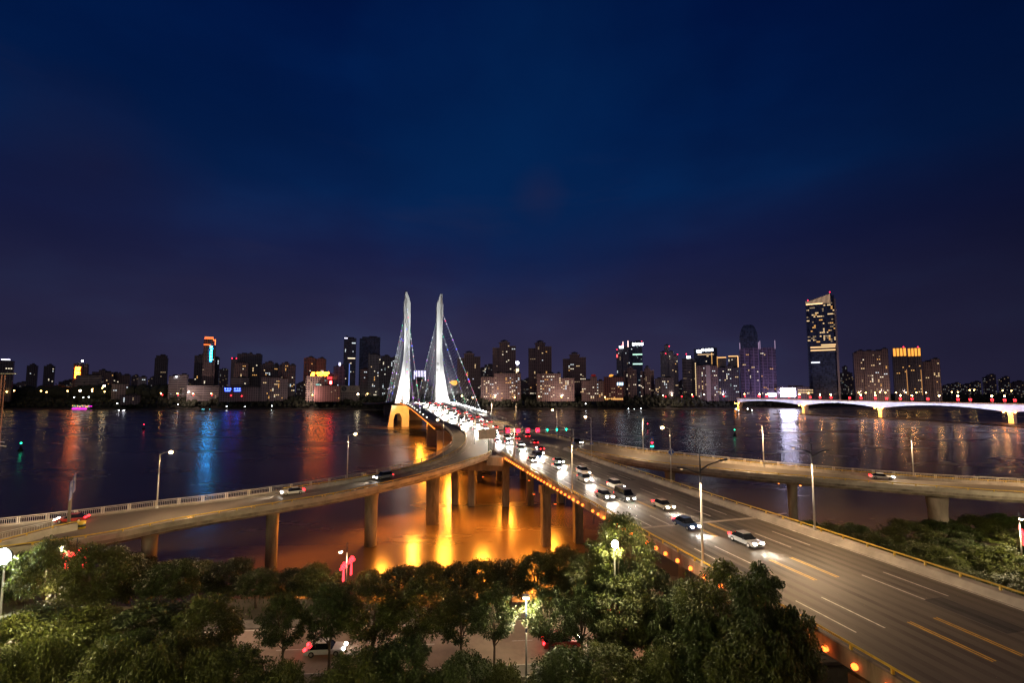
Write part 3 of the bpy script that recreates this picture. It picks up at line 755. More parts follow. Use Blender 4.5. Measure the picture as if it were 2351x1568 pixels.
for px_, py_, z, D0, lit, lab in (
    (1278.9, 1008, 17.1, 0, True, 'lit lamp with a large warm glow on the right railing behind the green signals'),
    (1358, 1046.6, 16.9, 0, True, 'lit lamp at the right gore with a blue diamond sign on its pole'),
    (1477, 1040.5, 16.1, 0, False, 'unlit single-armed lamp on the right ramp railing beside the lane display'),
    (1541, 1107, 16.9, 0, True, 'lit lamp on the right barrier with a big blue diamond sign'),
    (1754, 1072, 15.4, 0, False, 'unlit slim lamp pole standing midway along the right ramp railing'),
    (1128.8, 969.6, 19.1, 0, False, 'unlit lamp pole where the bridge stay cables end on the right'),
    (1184.6, 977, 18.4, 0, False, 'unlit lamp pole on the right railing beside the small round sign'),
    (1092, 955.4, 20.4, 0, True, 'lit lamp under the lowest stay cables of the right pylon'),
    (1066, 949, 21.2, 0, True, 'lit lamp among the right stay cables, one further than the lowest cables'),
    (360, 1167, 12.9, 0, True, 'lit lamp far left on the railing of the left slip ramp'),
    (796.8, 1108, 14.2, 0, True, 'lit lamp midway on the railing of the left slip ramp'),
    (1017.5, 1051.6, 15.9, 0, True, 'lit lamp on the outer bend of the left slip ramp')):
    p = at(px_, py_, z)
    a = arm_lamp(lab, tuple(p), .2 if px_ > 900 else .75+PI, lit=lit, power=15500 if lit else 15500, h=11.2 if px_ > 700 else 10.6)  # the unlit lamps also carry an added light to brighten the decks
    if px_ in (1358, 1541):
        sz = .95 if px_ == 1541 else .75
        zs = 6.2 if px_ == 1541 else 3.6
        R45 = Matrix.Rotation(PI/4, 4, 'Y')
        sg = MB().box((0, -.24, zs), (sz*1.25, .05, sz*1.25), M=R45).build('diamond_sign', M_signw, a)
        MB().box((0, -.275, zs), (sz*1.13, .03, sz*1.13), M=R45).build('panel', M_blue, sg)
        am = MB(); am.prism([(-.07, zs-.55), (.07, zs-.55), (.07, zs+.3), (.2, zs+.25), (0, zs+.6), (-.2, zs+.25), (-.07, zs+.3)], -.31, -.295)
        am.prism([(.10, zs-.15), (.10, zs+.0), (.33, zs-.40), (.23, zs-.46)], -.31, -.295); am.build('arrow', M_signw, sg)
gull_lamp('double-armed lamp standing on the right end of the right ramp railing', tuple(at(2098, 1098, 14.7)), -.4, power=9000)

# ------------------------------------------------------------------ lane signal gantry and gore signs
gp = at(1316.4, 1034, 16.1); yw = yaw_at(147)
gt = thing('signal_gantry', 'overhead lane signal gantry with four red crosses and three green arrows', 'signal gantry', tuple(gp), yw)
MB().tube([(0, 0, 0), (0, 0, 7.1)], .2, 10).build('mast', M_pole, gt, True)
MB().beam((.3, 0, 6.9), (-25.6, 0, 6.9), .22, .26).build('beam', M_pole, gt)
for k in range(7):
    x = -2.6-3.35*k; green = k < 3
    bx = MB().box((x, -.25, 6.95), (1.25, .3, 1.3)).build('signal', M_black, gt)
    fr = MB()
    for a_, b_, w_, h_ in ((-.58, 0, .07, 1.24), (.58, 0, .07, 1.24), (0, .6, 1.1, .07), (0, -.6, 1.1, .07)): fr.box((x+a_, -.43, 6.95+b_), (w_, .04, h_))
    fr.build('frame', E_red if not green else M_black, bx)
    sy = MB()
    if green:
        sy.prism([(x-.09, 6.55), (x+.09, 6.55), (x+.09, 7.0), (x+.34, 7.0), (x, 7.42), (x-.34, 7.0), (x-.09, 7.0)], -.46, -.42); sy.build('green_arrow', E_green, bx)
    else:
        for s in (-1, 1): sy.box((x, -.44-.002*s, 6.95), (.98, .05, .2), M=Matrix.Rotation(s*PI/4, 4, 'Y'))
        sy.build('red_cross', E_red, bx)
R45 = Matrix.Rotation(PI/4, 4, 'Y')
sg = MB().box((0, -.26, 2.3), (.95, .05, .95), M=R45).build('diamond_sign', M_signw, gt); MB().box((0, -.295, 2.3), (.86, .03, .86), M=R45).build('panel', M_blue, sg)
MB().prism([(-.05, 1.9), (.05, 1.9), (.05, 2.5), (.16, 2.45), (0, 2.75), (-.16, 2.45), (-.05, 2.5)], -.33, -.315).build('arrow', M_signw, sg)
for px_, py_, w, z0, lab in ((1121.5, 1037, 3.0, 5.6, 'square sign on a post seen from its plain grey back at the gore'), (1134, 1038.5, 3.0, 5.9, 'square sign on a post seen from its back, joined to the gantry end')):
    p = at(px_, py_, 16.2); t = thing('road_sign', lab, 'road sign', tuple(p), yw, 'signs at the gore')
    MB().tube([(0, 0, 0), (0, 0, z0+1.2)], .15, 8).build('post', M_pole, t, True)
    q = -2.0 if px_ < 1125 else -1.0
    pn = MB().box((q, -.32, z0), (w, .08, 2.9)).build('panel', pbr('sign_back', (.66, .58, .46), .6), t)
    for dz in (-.7, .7): MB().box((q, -.22, z0+dz), (w*.96, .08, .1)).build('brace', M_pole, pn)
p = at(1193.5, 986, 18.2); t = thing('round_sign', 'small round speed sign standing on the right bridge railing', 'road sign', tuple(p), yw)
MB().tube([(0, 0, 0), (0, 0, 2.6)], .05, 6).build('post', M_pole, t)
sm = MB(); sm.tube([(0, -.06, 2.6), (0, -.1, 2.6)], .62, 16); s1 = sm.build('red_ring', pbr('sign_red', (.6, .03, .02), .5), t)
MB().tube([(0, -.1, 2.6), (0, -.13, 2.6)], .45, 16).build('white_disc', M_signw, s1)
# LED lane display on the right ramp
p = at(1497, 1042, 16.0); t = thing('lane_display', 'lit lane display with red arrow above a green line on the right ramp', 'display sign', tuple(p), 0)
MB().tube([(0, 0, 0), (0, 0, 3)], .09, 8).build('post', M_pole, t)
c = MB().box((0, -.1, 2.9), (1.35, .3, 1.9)).build('cabinet', M_black, t)
mb = MB(); [mb.box((q*.22, -.28, 3.35+.18*abs(q)), (.16, .04, .62-.2*abs(q))) for q in (-1, 0, 1)]; mb.build('red_symbol', E_red, c)
mb = MB(); [mb.box((q*.33, -.28, 2.35), (.26, .04, .42)) for q in (-1, 0, 1)]; mb.build('green_symbol', E_green, c)
c = MB().box((0, -.05, 4.6), (1.15, .12, 1.3)).build('warning_panel', M_blue, t); MB().prism([(-.35, 4.3), (.35, 4.3), (0, 4.95)], -.14, -.12).build('triangle', M_yline, c)
MB().tube([(0, 0, 3), (0, 0, 5.2)], .07, 6).build('upper_post', M_pole, t)
# direction sign on the left ramp nose
p = at(157, 1211, 12.7); t = thing('direction_sign', 'tall grey post with two blue direction panels at the nose of the left ramp', 'road sign', tuple(p), rad(129))
MB().tube([(0, 0, 0), (0, 0, 7.2)], [.24, .2], 10).build('post', pbr('brown_post', (.16, .13, .11), .6), t, True)
MB().beam((-3.6, 0, 6.9), (3.6, 0, 6.9), .14, .14).build('beam', M_dark, t)
for x, z in ((2.4, 7.0), (-2.5, 6.6)):
    pn = MB().box((x, -.16, z), (2.7, .08, 3.0)).build('panel', M_blue, t)
    fr = MB(); [fr.box((x+a, -.215, z+b), (w, .03, h)) for a, b, w, h in ((-1.3, 0, .06, 2.96), (1.3, 0, .06, 2.96), (0, 1.45, 2.5, .06), (0, -1.45, 2.5, .06))]; fr.build('border', M_signw, pn)
    g_ = MB(); [glyph(g_, x-.8+.8*k, z+.75, .6, .65, -.22, -.2, 31+k) for k in range(3)]; g_.build('lettering', M_signw, pn)
    MB().prism([(x-.08, z-1.2), (x+.08, z-1.2), (x+.08, z-.4), (x+.3, z-.45), (x, z+.05), (x-.3, z-.45), (x-.08, z-.4)], -.22, -.2).build('arrow', M_signw, pn)
p = at(187, 1214, 12.8); t = thing('crash_barrel', 'yellow and black crash barrel in front of the left ramp nose', 'barrel', tuple(p))
b = MB().tube([(0, 0, 0), (0, 0, 1.15)], .55, 14).build('barrel', M_yellow, t, True); MB().tube([(0, 0, .35), (0, 0, .75)], .57, 14).build('black_band', M_black, b, True); MB().tube([(0, 0, 1.15), (0, 0, 1.22)], .6, 14).build('lid', M_yellow, b)
# divider at the nose
nose = [at(178, 1216, 12.8), at(120, 1228, 12.6), at(60, 1245, 12.3), at(0, 1262, 12.0), at(-60, 1280, 11.7)]
t = thing('nose_wall', 'pale concrete nose wall splitting the left ramp behind the barrel', 'wall', tuple(nose[0])); o = nose[0]
mb = MB(); secs = []
for k, q in enumerate(nose): secs.append([q-o+Vector((.3, -.3, 0)), q-o+Vector((-.3, .3, 0)), q-o+Vector((-.15, .15, 1.0)), q-o+Vector((.15, -.15, 1.0))])
mb.loft(secs); mb.build('wall', M_conc, t)
MB().tube([q-o+Vector((0, 0, 1.35)) for q in nose], .08, 6).build('rail', M_yellow, t)
for q in nose[:4]: MB().box(tuple(q-o+Vector((0, 0, 1.15))), (.14, .14, .4)).build('post', M_yellow, t)
fp = [at(119, 1213, 12.4), at(60, 1226, 12.1), at(0, 1240, 11.8), at(-50, 1252, 11.6)]
railing('short white fence behind the nose wall of the left ramp', spline(fp, 4), 3.6, dbl=False)

# ------------------------------------------------------------------ cars
def car_parts(root, kind, detail, far=False):
    L, Wd, Hh = {'sedan': (4.6, 1.8, 1.45), 'suv': (4.7, 1.9, 1.75), 'van': (5.0, 1.95, 2.1)}[kind]
    h = Hh*.56; l = L/2
    low = [(-l, .32), (-l+.05, .62), (-l+.25, h*.92), (-l*.45, h), (l*.5, h), (l-.2, h*.9), (l, .6), (l-.02, .3)]
    secs = []
    for s, y in ((.93, -Wd/2), (1, -Wd/2+.12), (1, Wd/2-.12), (.93, Wd/2)): secs.append([(x*s, y, z if z < .5 else .45+(z-.45)*(s if abs(y) > Wd/2-.05 else 1)) for x, z in low])
    body = MB().loft(secs).build('body', MATS['car_white'], root); body.material_slots[0].link = 'OBJECT'
    f0, f1, r0, r1 = {'sedan': (-l*.42, -l*.12, l*.42, l*.78), 'suv': (-l*.45, -l*.2, l*.72, l*.93), 'van': (-l*.72, -l*.5, l*.86, l*.95)}[kind]
    cs = []
    for y, dz in ((-Wd/2+.1, 0), (-Wd/2+.28, Hh-.02), (Wd/2-.28, Hh-.02), (Wd/2-.1, 0)): pass
    vs = [(f0, -Wd/2+.1, h-.02), (r1, -Wd/2+.1, h-.02), (r1, Wd/2-.1, h-.02), (f0, Wd/2-.1, h-.02), (f1, -Wd/2+.3, Hh-.05), (r0, -Wd/2+.3, Hh-.05), (r0, Wd/2-.3, Hh-.05), (f1, Wd/2-.3, Hh-.05)]
    g = MB(); g.add(vs, [(0, 1, 5, 4), (1, 2, 6, 5), (2, 3, 7, 6), (3, 0, 4, 7), (4, 5, 6, 7)]); g.build('windows', M_glass, root)
    rf = MB().slab([(f1-.03, -Wd/2+.3), (r0+.03, -Wd/2+.3), (r0+.03, Wd/2-.3), (f1-.03, Wd/2-.3)], Hh-.045, Hh).build('roof', MATS['car_white'], root); rf.material_slots[0].link = 'OBJECT'
    for s in (-1, 1):
        MB().box((-l+.12, s*(Wd/2-.32), .68), (.3, .34, .2)).build('headlight', E_head, root)
        MB().box((l-.1, s*(Wd/2-.3), .78), (.25, .36, .2)).build('tail_light', E_redt, root)
    if detail:
        for x in (-l*.62, l*.6):
            for s in (-1, 1):
                w = MB().tube([(x, s*(Wd/2-.22), .33), (x, s*(Wd/2+.01), .33)], .33, 12).build('wheel', M_tyre, root, True)
                MB().tube([(x, s*(Wd/2), .33), (x, s*(Wd/2+.02), .33)], .18, 10).build('rim', M_rail, w)
        MB().box((-l+.02, 0, .5), (.06, .9, .16)).build('grille', M_black, root)
        for s in (-1, 1): MB().box((f0+.35, s*(Wd/2+.03), h+.08), (.12, .2, .14)).build('mirror', M_black, root)
CARCOL = {}
for nm, c in (('white', (.75, .75, .74)), ('silver', (.38, .39, .41)), ('black', (.015, .015, .018)), ('red', (.30, .02, .02)), ('blue', (.03, .07, .2)), ('grey', (.12, .12, .125)), ('beige', (.4, .33, .23))):
    mm, ntc, oo = new_mat('car_'+nm); p_ = ntc.nodes.new('ShaderNodeBsdfPrincipled'); link(ntc, p_.outputs[0], oo.inputs[0])
    p_.inputs['Base Color'].default_value = (*c, 1); p_.inputs['Roughness'].default_value = .28; p_.inputs['Coat Weight'].default_value = .6; p_.inputs['Metallic'].default_value = .3 if nm in ('silver', 'grey', 'blue') else 0
    MATS['car_'+nm] = mm; CARCOL[nm] = mm
PROTO = {}
def place_car(kind, colr, loc, yaw, label, detail, pitch=0, spot=0, group='cars on the bridge'):
    key = (kind, detail)
    if key not in PROTO:
        r = thing('car', label, 'car', (0, 0, 0), 0, group); car_parts(r, kind, detail); PROTO[key] = (r, tree_of(r), [0])
    r, t, used = PROTO[key]
    if not used[0]: used[0] = 1; c = r; c.location = loc; c['label'] = label; c.rotation_euler = (0, 0, yaw); c['group'] = group; ch = t[r]
    else: c = copy_tree(r, loc, yaw, label, None, t); c['group'] = group; ch = [o for o in COL.objects[-60:] if o.parent == c]
    for o in ch:
        if o.name.split('.')[0] in ('body', 'roof'): o.material_slots[0].material = CARCOL[colr]
    if spot:
        L = HEADLAMP.get(spot)
        if L is None:
            L = bpy.data.lights.new('headlamp_beam', 'SPOT'); L.energy = spot; L.color = (1, .9, .74); L.spot_size = rad(62); L.spot_blend = .9; L.shadow_soft_size = .25; HEADLAMP[spot] = L
        for s in (-.55, .55):
            o = mk('headlamp_beam', L, c, (-2.4, s, .72)); o.rotation_euler = Vector((-1, 0, -.13)).to_track_quat('-Z', 'Y').to_euler()
    return c
HEADLAMP = {}
rnd = random.Random(11)
cols = ['white', 'silver', 'black', 'white', 'grey', 'red', 'blue', 'beige', 'silver']; kinds = ['sedan', 'suv', 'sedan', 'van', 'sedan', 'suv']
ORD = 'first second third fourth fifth sixth seventh eighth ninth tenth eleventh twelfth thirteenth fourteenth fifteenth sixteenth seventeenth eighteenth nineteenth twentieth'.split()
def lane_cars(Dl, o, lane, oncoming):
    for k, D in enumerate(Dl):
        P, n, d = cpt(D, o+rnd.uniform(-.2, .2), .07)
        yaw = math.atan2(d.y, d.x) + (0 if oncoming else PI)
        cl_ = rnd.choice(cols); kd = rnd.choice(kinds) if D > 80 else 'sedan'
        nth = ORD[k]
        lab = f'{cl_} {"oncoming" if oncoming else "departing"} {"car" if kd != "van" else "van"}, {nth} from the camera in {lane}'
        c = place_car(kd, cl_, tuple(P), yaw, lab, D < 190, spot=(4200 if D < 190 else 9000) if oncoming and D < 400 else 0)
lane_cars([61, 79, 95, 111, 127, 143, 163, 181, 199, 216, 234, 253, 272, 292, 312, 336, 366, 402, 446], 0, 'the middle lane', True)
lane_cars([69, 86, 103, 119, 136, 152, 168, 187, 206, 225, 243, 262, 282, 303, 326, 368, 392, 418, 442], -3.05, 'the lane left of the middle', True)
lane_cars([88, 131, 172, 211, 239, 266, 290, 315, 340, 366, 395, 424, 450], -6.1, 'the second lane from the left', True)
lane_cars([228, 258, 286, 318, 350, 384, 416, 446], -9.2, 'the leftmost bridge lane', True)
lane_cars([151, 178, 203, 232, 264, 300, 345, 392, 440], 3.05, 'the lane right of the middle', False)
lane_cars([166, 190, 221, 251, 283, 322, 372, 425], 6.1, 'the second lane from the right', False)
lane_cars([185, 214, 245, 275, 308, 352, 410], 9.2, 'the rightmost bridge lane', False)
def ramp_car(A, B, s, k, flip, kd, cl_, lab, spot=0):
    P = off(A, B, s, .07); p = P[k]; d = P[k+1]-P[k]
    place_car(kd, cl_, tuple(p), math.atan2(d.y, d.x)+(PI if flip else 0), lab, True, spot=spot, group='cars on the ramps')
ramp_car(KL, LI, 2.6, 31, False, 'sedan', 'white', 'white car driving down the middle of the left slip ramp', 2600)
ramp_car(KL, LI, 2.6, 42, False, 'suv', 'silver', 'silver car on the left slip ramp behind the white one', 2600)
ramp_car(KL, LI, 2.4, 14, False, 'sedan', 'red', 'red car at the lower end of the left slip ramp', 2200)
ramp_car(ROo, RI, 2.8, 20, False, 'sedan', 'white', 'white car on the right slip ramp near the picture edge', 0)
ramp_car(ROo, RI, 2.8, 48, False, 'suv', 'black', 'black car entering the right slip ramp past the gore', 0)
for x, y, yaw, kd, cl_, lab in ((-22, 56.2, .08+PI, 'sedan', 'white', 'white car passing on the riverside street behind the left tree trunks'), (6, 57.6, .1+PI, 'suv', 'red', 'red car with glowing tail lights on the riverside street, middle'), (19, 58.6, .1+PI, 'sedan', 'grey', 'grey car on the riverside street nearest the viaduct')):
    place_car(kd, cl_, (x, y, 5.07), yaw, lab, True, group='cars on the riverside street')

# ------------------------------------------------------------------ white girder bridge on the right
piers = [Vector((432, 868, 0)), Vector((471, 736, 0)), Vector((503, 623, 0)), Vector((549, 503, 0)), Vector((610, 390, 0))]
gb = thing('girder_bridge', 'long white lit girder bridge with arched haunches and orange lit piers on the right', 'bridge', (0, 0, 0))
bp = []; dep = []
for k in range(4):
    for j in range(12):
        t = j/12; bp.append(t+k); dep.append(2.6+5.8*abs(2*t-1)**2)
bp.append(4); dep.append(8.4)
PS = spline(piers, 12)
secs = []; rails = []
for k, p in enumerate(PS):
    a = PS[max(k-1, 0)]; b = PS[min(k+1, len(PS)-1)]; d = (b-a).normalized(); n = Vector((d.y, -d.x, 0))
    if n.dot(-p) < 0: n = -n      # n faces the camera
    z = 20.6; secs.append([p+n*q+Vector((0, 0, zz_)) for q, zz_ in ((7.5, z), (7.5, z-.5), (5.6, z-.7), (5.4, z-dep[k]), (-5.4, z-dep[k]), (-5.6, z-.7), (-7.5, z-.5), (-7.5, z))])
    rails.append((p+n*7.2+Vector((0, 0, z)), p-n*7.2+Vector((0, 0, z)), n))
M_gir = pbr('girder_white', (.66, .66, .68), .6, vary=.2, scale=.12)
m = MB(); m.loft(secs); m.build('girder', M_gir, gb)
for s in (0, 1):
    m = MB(); m.loft([[r[s]+Vector((0, 0, z))+r[2]*w for z, w in ((0, -.12), (0, .12), (1.15, .12), (1.15, -.12))] for r in rails]); m.build('parapet', pbr('parapet_tan', (.40, .30, .22), .7), gb)
    if s == 0:
        m = MB(); m.loft([[r[s]+r[2]*w+Vector((0, 0, z)) for z, w in ((1.2, .1), (1.2, .2), (1.3, .2), (1.3, .1))] for r in rails]); m.build('light_strip', emis('warm_strip', (1, .42, .16), 1.6), gb)
for k, p in enumerate(piers[:4]):
    d = (piers[min(k+1, 4)]-piers[max(k-1, 0)]).normalized(); n = Vector((d.y, -d.x, 0)); yaw = math.atan2(n.y, n.x); zt = 20.6-8.4
    mb = MB(); secs = []
    for z, s in ((-2, 1), (zt-4.5, 1), (zt-1.6, 1.35), (zt, 1.4)):
        secs.append([p+Vector((math.cos(yaw)*a*3.6*s-math.sin(yaw)*b*2.2, math.sin(yaw)*a*3.6*s+math.cos(yaw)*b*2.2, z)) for a, b in ((-1, -1), (1, -1), (1, 1), (-1, 1))])
    mb.loft(secs); pr = mb.build('pier', M_pier, gb)
    nn = n if n.dot(-p) > 0 else -n
    for s in (-1, 1):
        q = p+nn*6.4+d*s*4.6+Vector((0, 0, zt+.2)); MB().ball(q, .75, 8, 5).build('flood_lamp', emis('orange_flood', (1, .3, .04), 70), pr, True)
    q = p+nn*13+Vector((0, 0, zt-2)); lamp('pier_flood', 'SPOT', q, 60000, (1, .42, .06), gb, p+Vector((0, 0, 3)), .5, 110, .6)
for k in range(0, 48, 6):
    a, b = PS[k], PS[k+6]; c = (a+b)/2; n = rails[k+3][2]; L = (b-a).length
    q = c+n*13+Vector((0, 0, 17.5)); o = lamp('girder_wash', 'AREA', q, 5200 if k > 3 else 2800, (.76, .73, 1), gb, c+n*5.5+Vector((0, 0, 17.0)), 1, 170)
    o.data.size = L; o.data.size_y = 1.0; o.visible_camera = True

for q in ((-112, 66, 23), (-90, 72, 24), (-58, 84, 25), (118, 96, 26), (150, 95, 26), (60, 116, 27)):
    lamp('lamp_or_fill_spot', 'SPOT', q, 17000, ROADCOL, None, (q[0], q[1], 0), .25, 158, .5)  # added fill spots over the ramps
for D, o in ((16, -11.5), (18, 11.8)):
    P = cpt(D, o, 11)[0]; lamp('lamp_or_fill_spot', 'SPOT', P, 5500, ROADCOL, None, P+Vector((0, 3, -10)), .25, 158, .5)

# ------------------------------------------------------------------ city
WIN = [MB().box((0, 0, 0), (1, 1, 1)).mesh('window', emis('window_'+n, c, s, 'NONE')) for n, c, s in (('warm', (1, .68, .34), 1.3), ('amber', (1, .5, .14), 1.2), ('cool', (.85, .95, 1), 1.3), ('cream', (1, .86, .62), 1.6), ('dimwarm', (1, .7, .4), .4), ('dimcool', (.6, .85, .85), .35))]
M_roof = pbr('roof_dark', (.05, .045, .05), .8, vary=.2)
M_trim = pbr('pale_trim', (.36, .30, .30), .7, vary=.15, scale=.1)
F_brown = facade('brown_flats', (.20, .135, .125), (.03, .03, .045), 3.4, 3.1, .55, .52)
F_brown2 = facade('brick_flats', (.26, .17, .15), (.03, .03, .04), 4.2, 3.1, .6, .42)
F_dark = facade('dark_flats', (.085, .075, .09), (.02, .02, .03), 3.6, 3.1, .55, .5)
F_grey = facade('grey_office', (.19, .18, .20), (.03, .035, .05), 3.0, 3.4, .6, .55)
F_band = facade('banded_office', (.26, .22, .22), (.04, .04, .05), 40, 3.6, .985, .5)
F_glass = facade('glass_tower', (.11, .115, .15), (.055, .075, .115), 2.2, 4.2, .9, .84, rough=.4)
F_glassb = facade('blue_glass', (.11, .12, .18), (.06, .085, .15), 3.2, 4.0, .93, .88, rough=.35)
F_purple = facade('violet_tower', (.30, .23, .40), (.05, .045, .09), 9.0, 3.3, .82, .55)
F_white = facade('white_flats', (.42, .39, .40), (.04, .04, .05), 3.2, 3.1, .5, .5)
F_far = facade('far_flats', (.13, .10, .12), (.03, .03, .04), 3.6, 3.1, .5, .5, lit=.10)
F_far2 = facade('far_blocks', (.10, .085, .105), (.02, .02, .03), 3.6, 3.3, .5, .5, lit=.16)
F_low = facade('low_block', (.20, .16, .17), (.03, .03, .04), 4.0, 3.4, .55, .45)
F_red = facade('red_lit_block', (.28, .12, .11), (.05, .03, .03), 4.4, 3.6, .5, .5)
def building(name, label, x0, x1, yt, D, mat, blocks=None, depth=None, roof='flat', lit=0, wins=None, seed=1, grid=(3.4, 3.1, .55, .52), rz=0, zb=14, cat='building', group=None, minz=.1, wscale=1.0):
    a = atd(x0, yt, D); b = atd(x1, yt, D); w = b.x-a.x; h = a.z-zb; dp = depth or max(14, w*.6); rnd = random.Random(seed*13+5)
    cx_ = (a.x+b.x)/2; th = math.atan2(cx_, D); w *= math.cos(th); dp = min(dp, 34)
    rz = -th*.88; t = thing(name, label, cat, (cx_-math.sin(rz)*dp/2, D+math.cos(rz)*dp/2, zb), rz, group)
    blocks = blocks or [(0, 1, 1, 0)]; mb = MB()
    for k, (f0, f1, fh, fo) in enumerate(blocks):
        mb.box(((f0+f1-1)/2*w, -fo/2+.03*k, h*fh/2), ((f1-f0)*w, dp+fo-.06*k, h*fh))
    mb.build('wall', mat, t)
    if roof == 'flat':
        for f0, f1, fh, fo in blocks:
            if fh > .6:
                r = MB(); cxx = (f0+f1-1)/2*w; ww = (f1-f0)*w
                r.box((cxx, -fo/2, h*fh+.4), (ww+.6, dp+fo+.6, .8)); r.box((cxx+ww*.1, 0, h*fh+2.2), (ww*.45, dp*.5, 3)); r.build('roof', M_roof, t)
    elif roof == 'dome':
        f0, f1, fh, fo = max(blocks, key=lambda q: q[2]); cxx = (f0+f1-1)/2*w; ww = (f1-f0)*w; R = ww*.52; z0 = h*fh; r = MB(); secs = []
        for rr, z in ((R*1.05, -10), (R*1.05, -2), (R*1.25, -1.4), (R*1.25, -.6), (R*.62, .8), (R*.6, 3.6), (R*.85, 3.9), (R*.1, 6.6)):
            secs.append([(cxx+rr*math.cos(2*PI*k/8+PI/8), -fo/2-dp*.12+rr*math.sin(2*PI*k/8+PI/8), z0+z) for k in range(8)])
        r.loft(secs[:3]); r.loft(secs[4:6]); r.build('drum', M_trim, t)
        r = MB(); r.loft(secs[2:5]); r.loft(secs[6:]); r.build('roof', M_roof, t)
        for f0, f1, fh2, fo in blocks:
            if fh2 < fh and fh2 > .5: r = MB(); r.box(((f0+f1-1)/2*w, -fo/2, h*fh2+.5), ((f1-f0)*w+.8, dp+fo+.8, 1.0)); r.build('parapet', M_trim, t)
    px, pz, fx, fz = grid
    if lit:
        cells = []
        for bi, (f0, f1, fh, fo) in enumerate(blocks):
            i0 = math.ceil((f0-.5)*w/px+.05); i1 = math.floor((f1-.5)*w/px-fx)
            for i in range(i0, i1+1):
                for k in range(int(h*minz/pz)+1, int(h*fh/pz)-1): cells.append((i, k, -dp/2-fo+.03*bi))
        cellset = set(cells); rnd.shuffle(cells); seen = set(); n = 0
        for i, k, y in cells:
            if n >= min(lit*(1 if lit > 80 else .72), 98): break
            wm = rnd.choice([WIN[q] for q in (wins or (0, 3, 2, 3, 4, 1))]); di, dk = rnd.choice(((1, 0), (1, 0), (0, 1)))
            for e in range(rnd.choice((1, 1, 1, 2, 2, 3))):
                q = (i+di*e, k+dk*e, y)
                if q[:2] in seen or q not in cellset or n >= 98: break
                seen.add(q[:2]); n += 1
                mk('window', wm, t, ((q[0]+fx/2)*px, y-.06, (q[1]+fz/2)*pz), scale=(px*fx*wscale*rnd.choice((.8, 1, 1)), .14, pz*fz*wscale))
    return t, w, h, dp
def bar(t, p, size, mat, name='light_strip'): return MB().box(p, size).build(name, mat, t)
def beacon(t, *ps):
    for p in ps: MB().ball(p, 1.0, 6, 4).build('beacon_light', E_red, t)
def sign_text(t, body, size, p, mat, name='sign'):
    o = text(body, size, mat, t, name, ext=.1); o.location = p; o.rotation_euler = (PI/2, 0, 0); return o
def glyph_row(t, n, size, p, mat, seed, vertical=False, name='sign'):
    g_ = MB()
    for k in range(n):
        x = p[0]+(0 if vertical else (k-(n-1)/2)*size*1.12); z = p[2]-(k*size*1.25 if vertical else 0)
        glyph(g_, x, z, size*.9, size, p[1]-.25, p[1], seed*9+k)
    return g_.build(name, mat, t)
E_sw = emis('sign_white', (.9, .95, 1), 12); E_so = emis('sign_orange', (1, .17, .012), 45); E_sc = emis('sign_cyan', (.01, .40, 1), 90); E_sr = emis('sign_red', (1, .012, .06), 95)
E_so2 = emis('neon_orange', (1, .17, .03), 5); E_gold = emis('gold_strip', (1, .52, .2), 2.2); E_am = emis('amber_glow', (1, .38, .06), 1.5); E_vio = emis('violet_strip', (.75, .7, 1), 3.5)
E_scr = emis('screen', (.74, .70, 1), 60); E_sb = emis('sign_blue', (.05, .1, 1), 12); E_wst = emis('white_strip', (.85, .8, 1), 4)
RES3 = [(0, .34, .9, 0), (.3, .72, 1, 5), (.68, 1, .93, 1.5)]
B = building
# --- left of the bridge
t, w, h, d = B('tower_block', 'dark tower at the far left picture edge with a small white roof sign', -14, 31, 829, 900, F_dark, lit=3, seed=1)
bar(t, (w*.1, -d/2-.3, h+3), (12, .5, 1.6), E_wst, 'sign')
B('tower_block', 'small dark twin tower with a few lit windows above the left woods', 62, 87, 837, 1250, F_dark, [(0, 1, .96, 0), (.25, .75, 1, 1)], lit=14, seed=2, wins=(3, 2))
B('tower_block', 'small dark twin tower just left of the orange sign tower', 101, 126, 838, 1250, F_dark, [(0, 1, .96, 0), (.25, .75, 1, 1)], lit=12, seed=3, wins=(3, 2))
t, w, h, d = B('hotel_tower', 'tower with a glowing orange upright sign and a white floodlight on its roof', 169, 203, 836, 1000, F_brown, [(0, .62, 1, 0), (.6, 1, .99, -3)], seed=4)
glyph_row(t, 3, 8, (-w*.14, -d/2-.2, h-10), E_so, 5, True); glyph_row(t, 6, 3.4, (-w*.32, -d/2-.2, h-8), E_so, 6, True)
MB().tube([(w*.12, -d/2, h), (w*.12, -d/2, h+7)], .5, 6).build('mast', M_roof, t); MB().ball((w*.08, -d/2-1, h+7), 1.6, 8, 5).build('roof_floodlight', E_white, t)
B('office_block', 'low banded office slab in front of the orange sign tower', 174, 235, 863, 960, F_band, lit=4, seed=5, wins=(2, 3), grid=(4, 3.6, .5, .4))
B('apartment_block', 'brown apartment slab right of the banded office slab at the left', 212, 262, 850, 1120, F_brown, [(0, 1, .93, 0), (.3, .6, 1, 1)], lit=16, seed=6)
B('apartment_block', 'brown apartment block with a thin white mast-like edge at the left', 258, 300, 857, 1160, F_brown, [(0, .3, 1, 0), (.28, .45, .99, 2), (.45, 1, .93, 0)], lit=8, seed=7, wins=(2, 3))
B('office_block', 'small pale grid office block left of the dark rounded tower', 317, 337, 866, 1060, F_white, lit=5, seed=8, wins=(2,))
B('low_hall', 'pale low hall on the left shore above the trees', 257, 295, 882, 930, F_low, roof='flat', lit=2, seed=9, wins=(2,), minz=.5)
B('tower_block', 'dark tower with a stepped round top standing alone on the left', 356, 386, 817, 1010, F_dark, [(0, 1, .94, 0), (.08, .92, 1, -2)], lit=7, seed=10, wins=(4, 3))
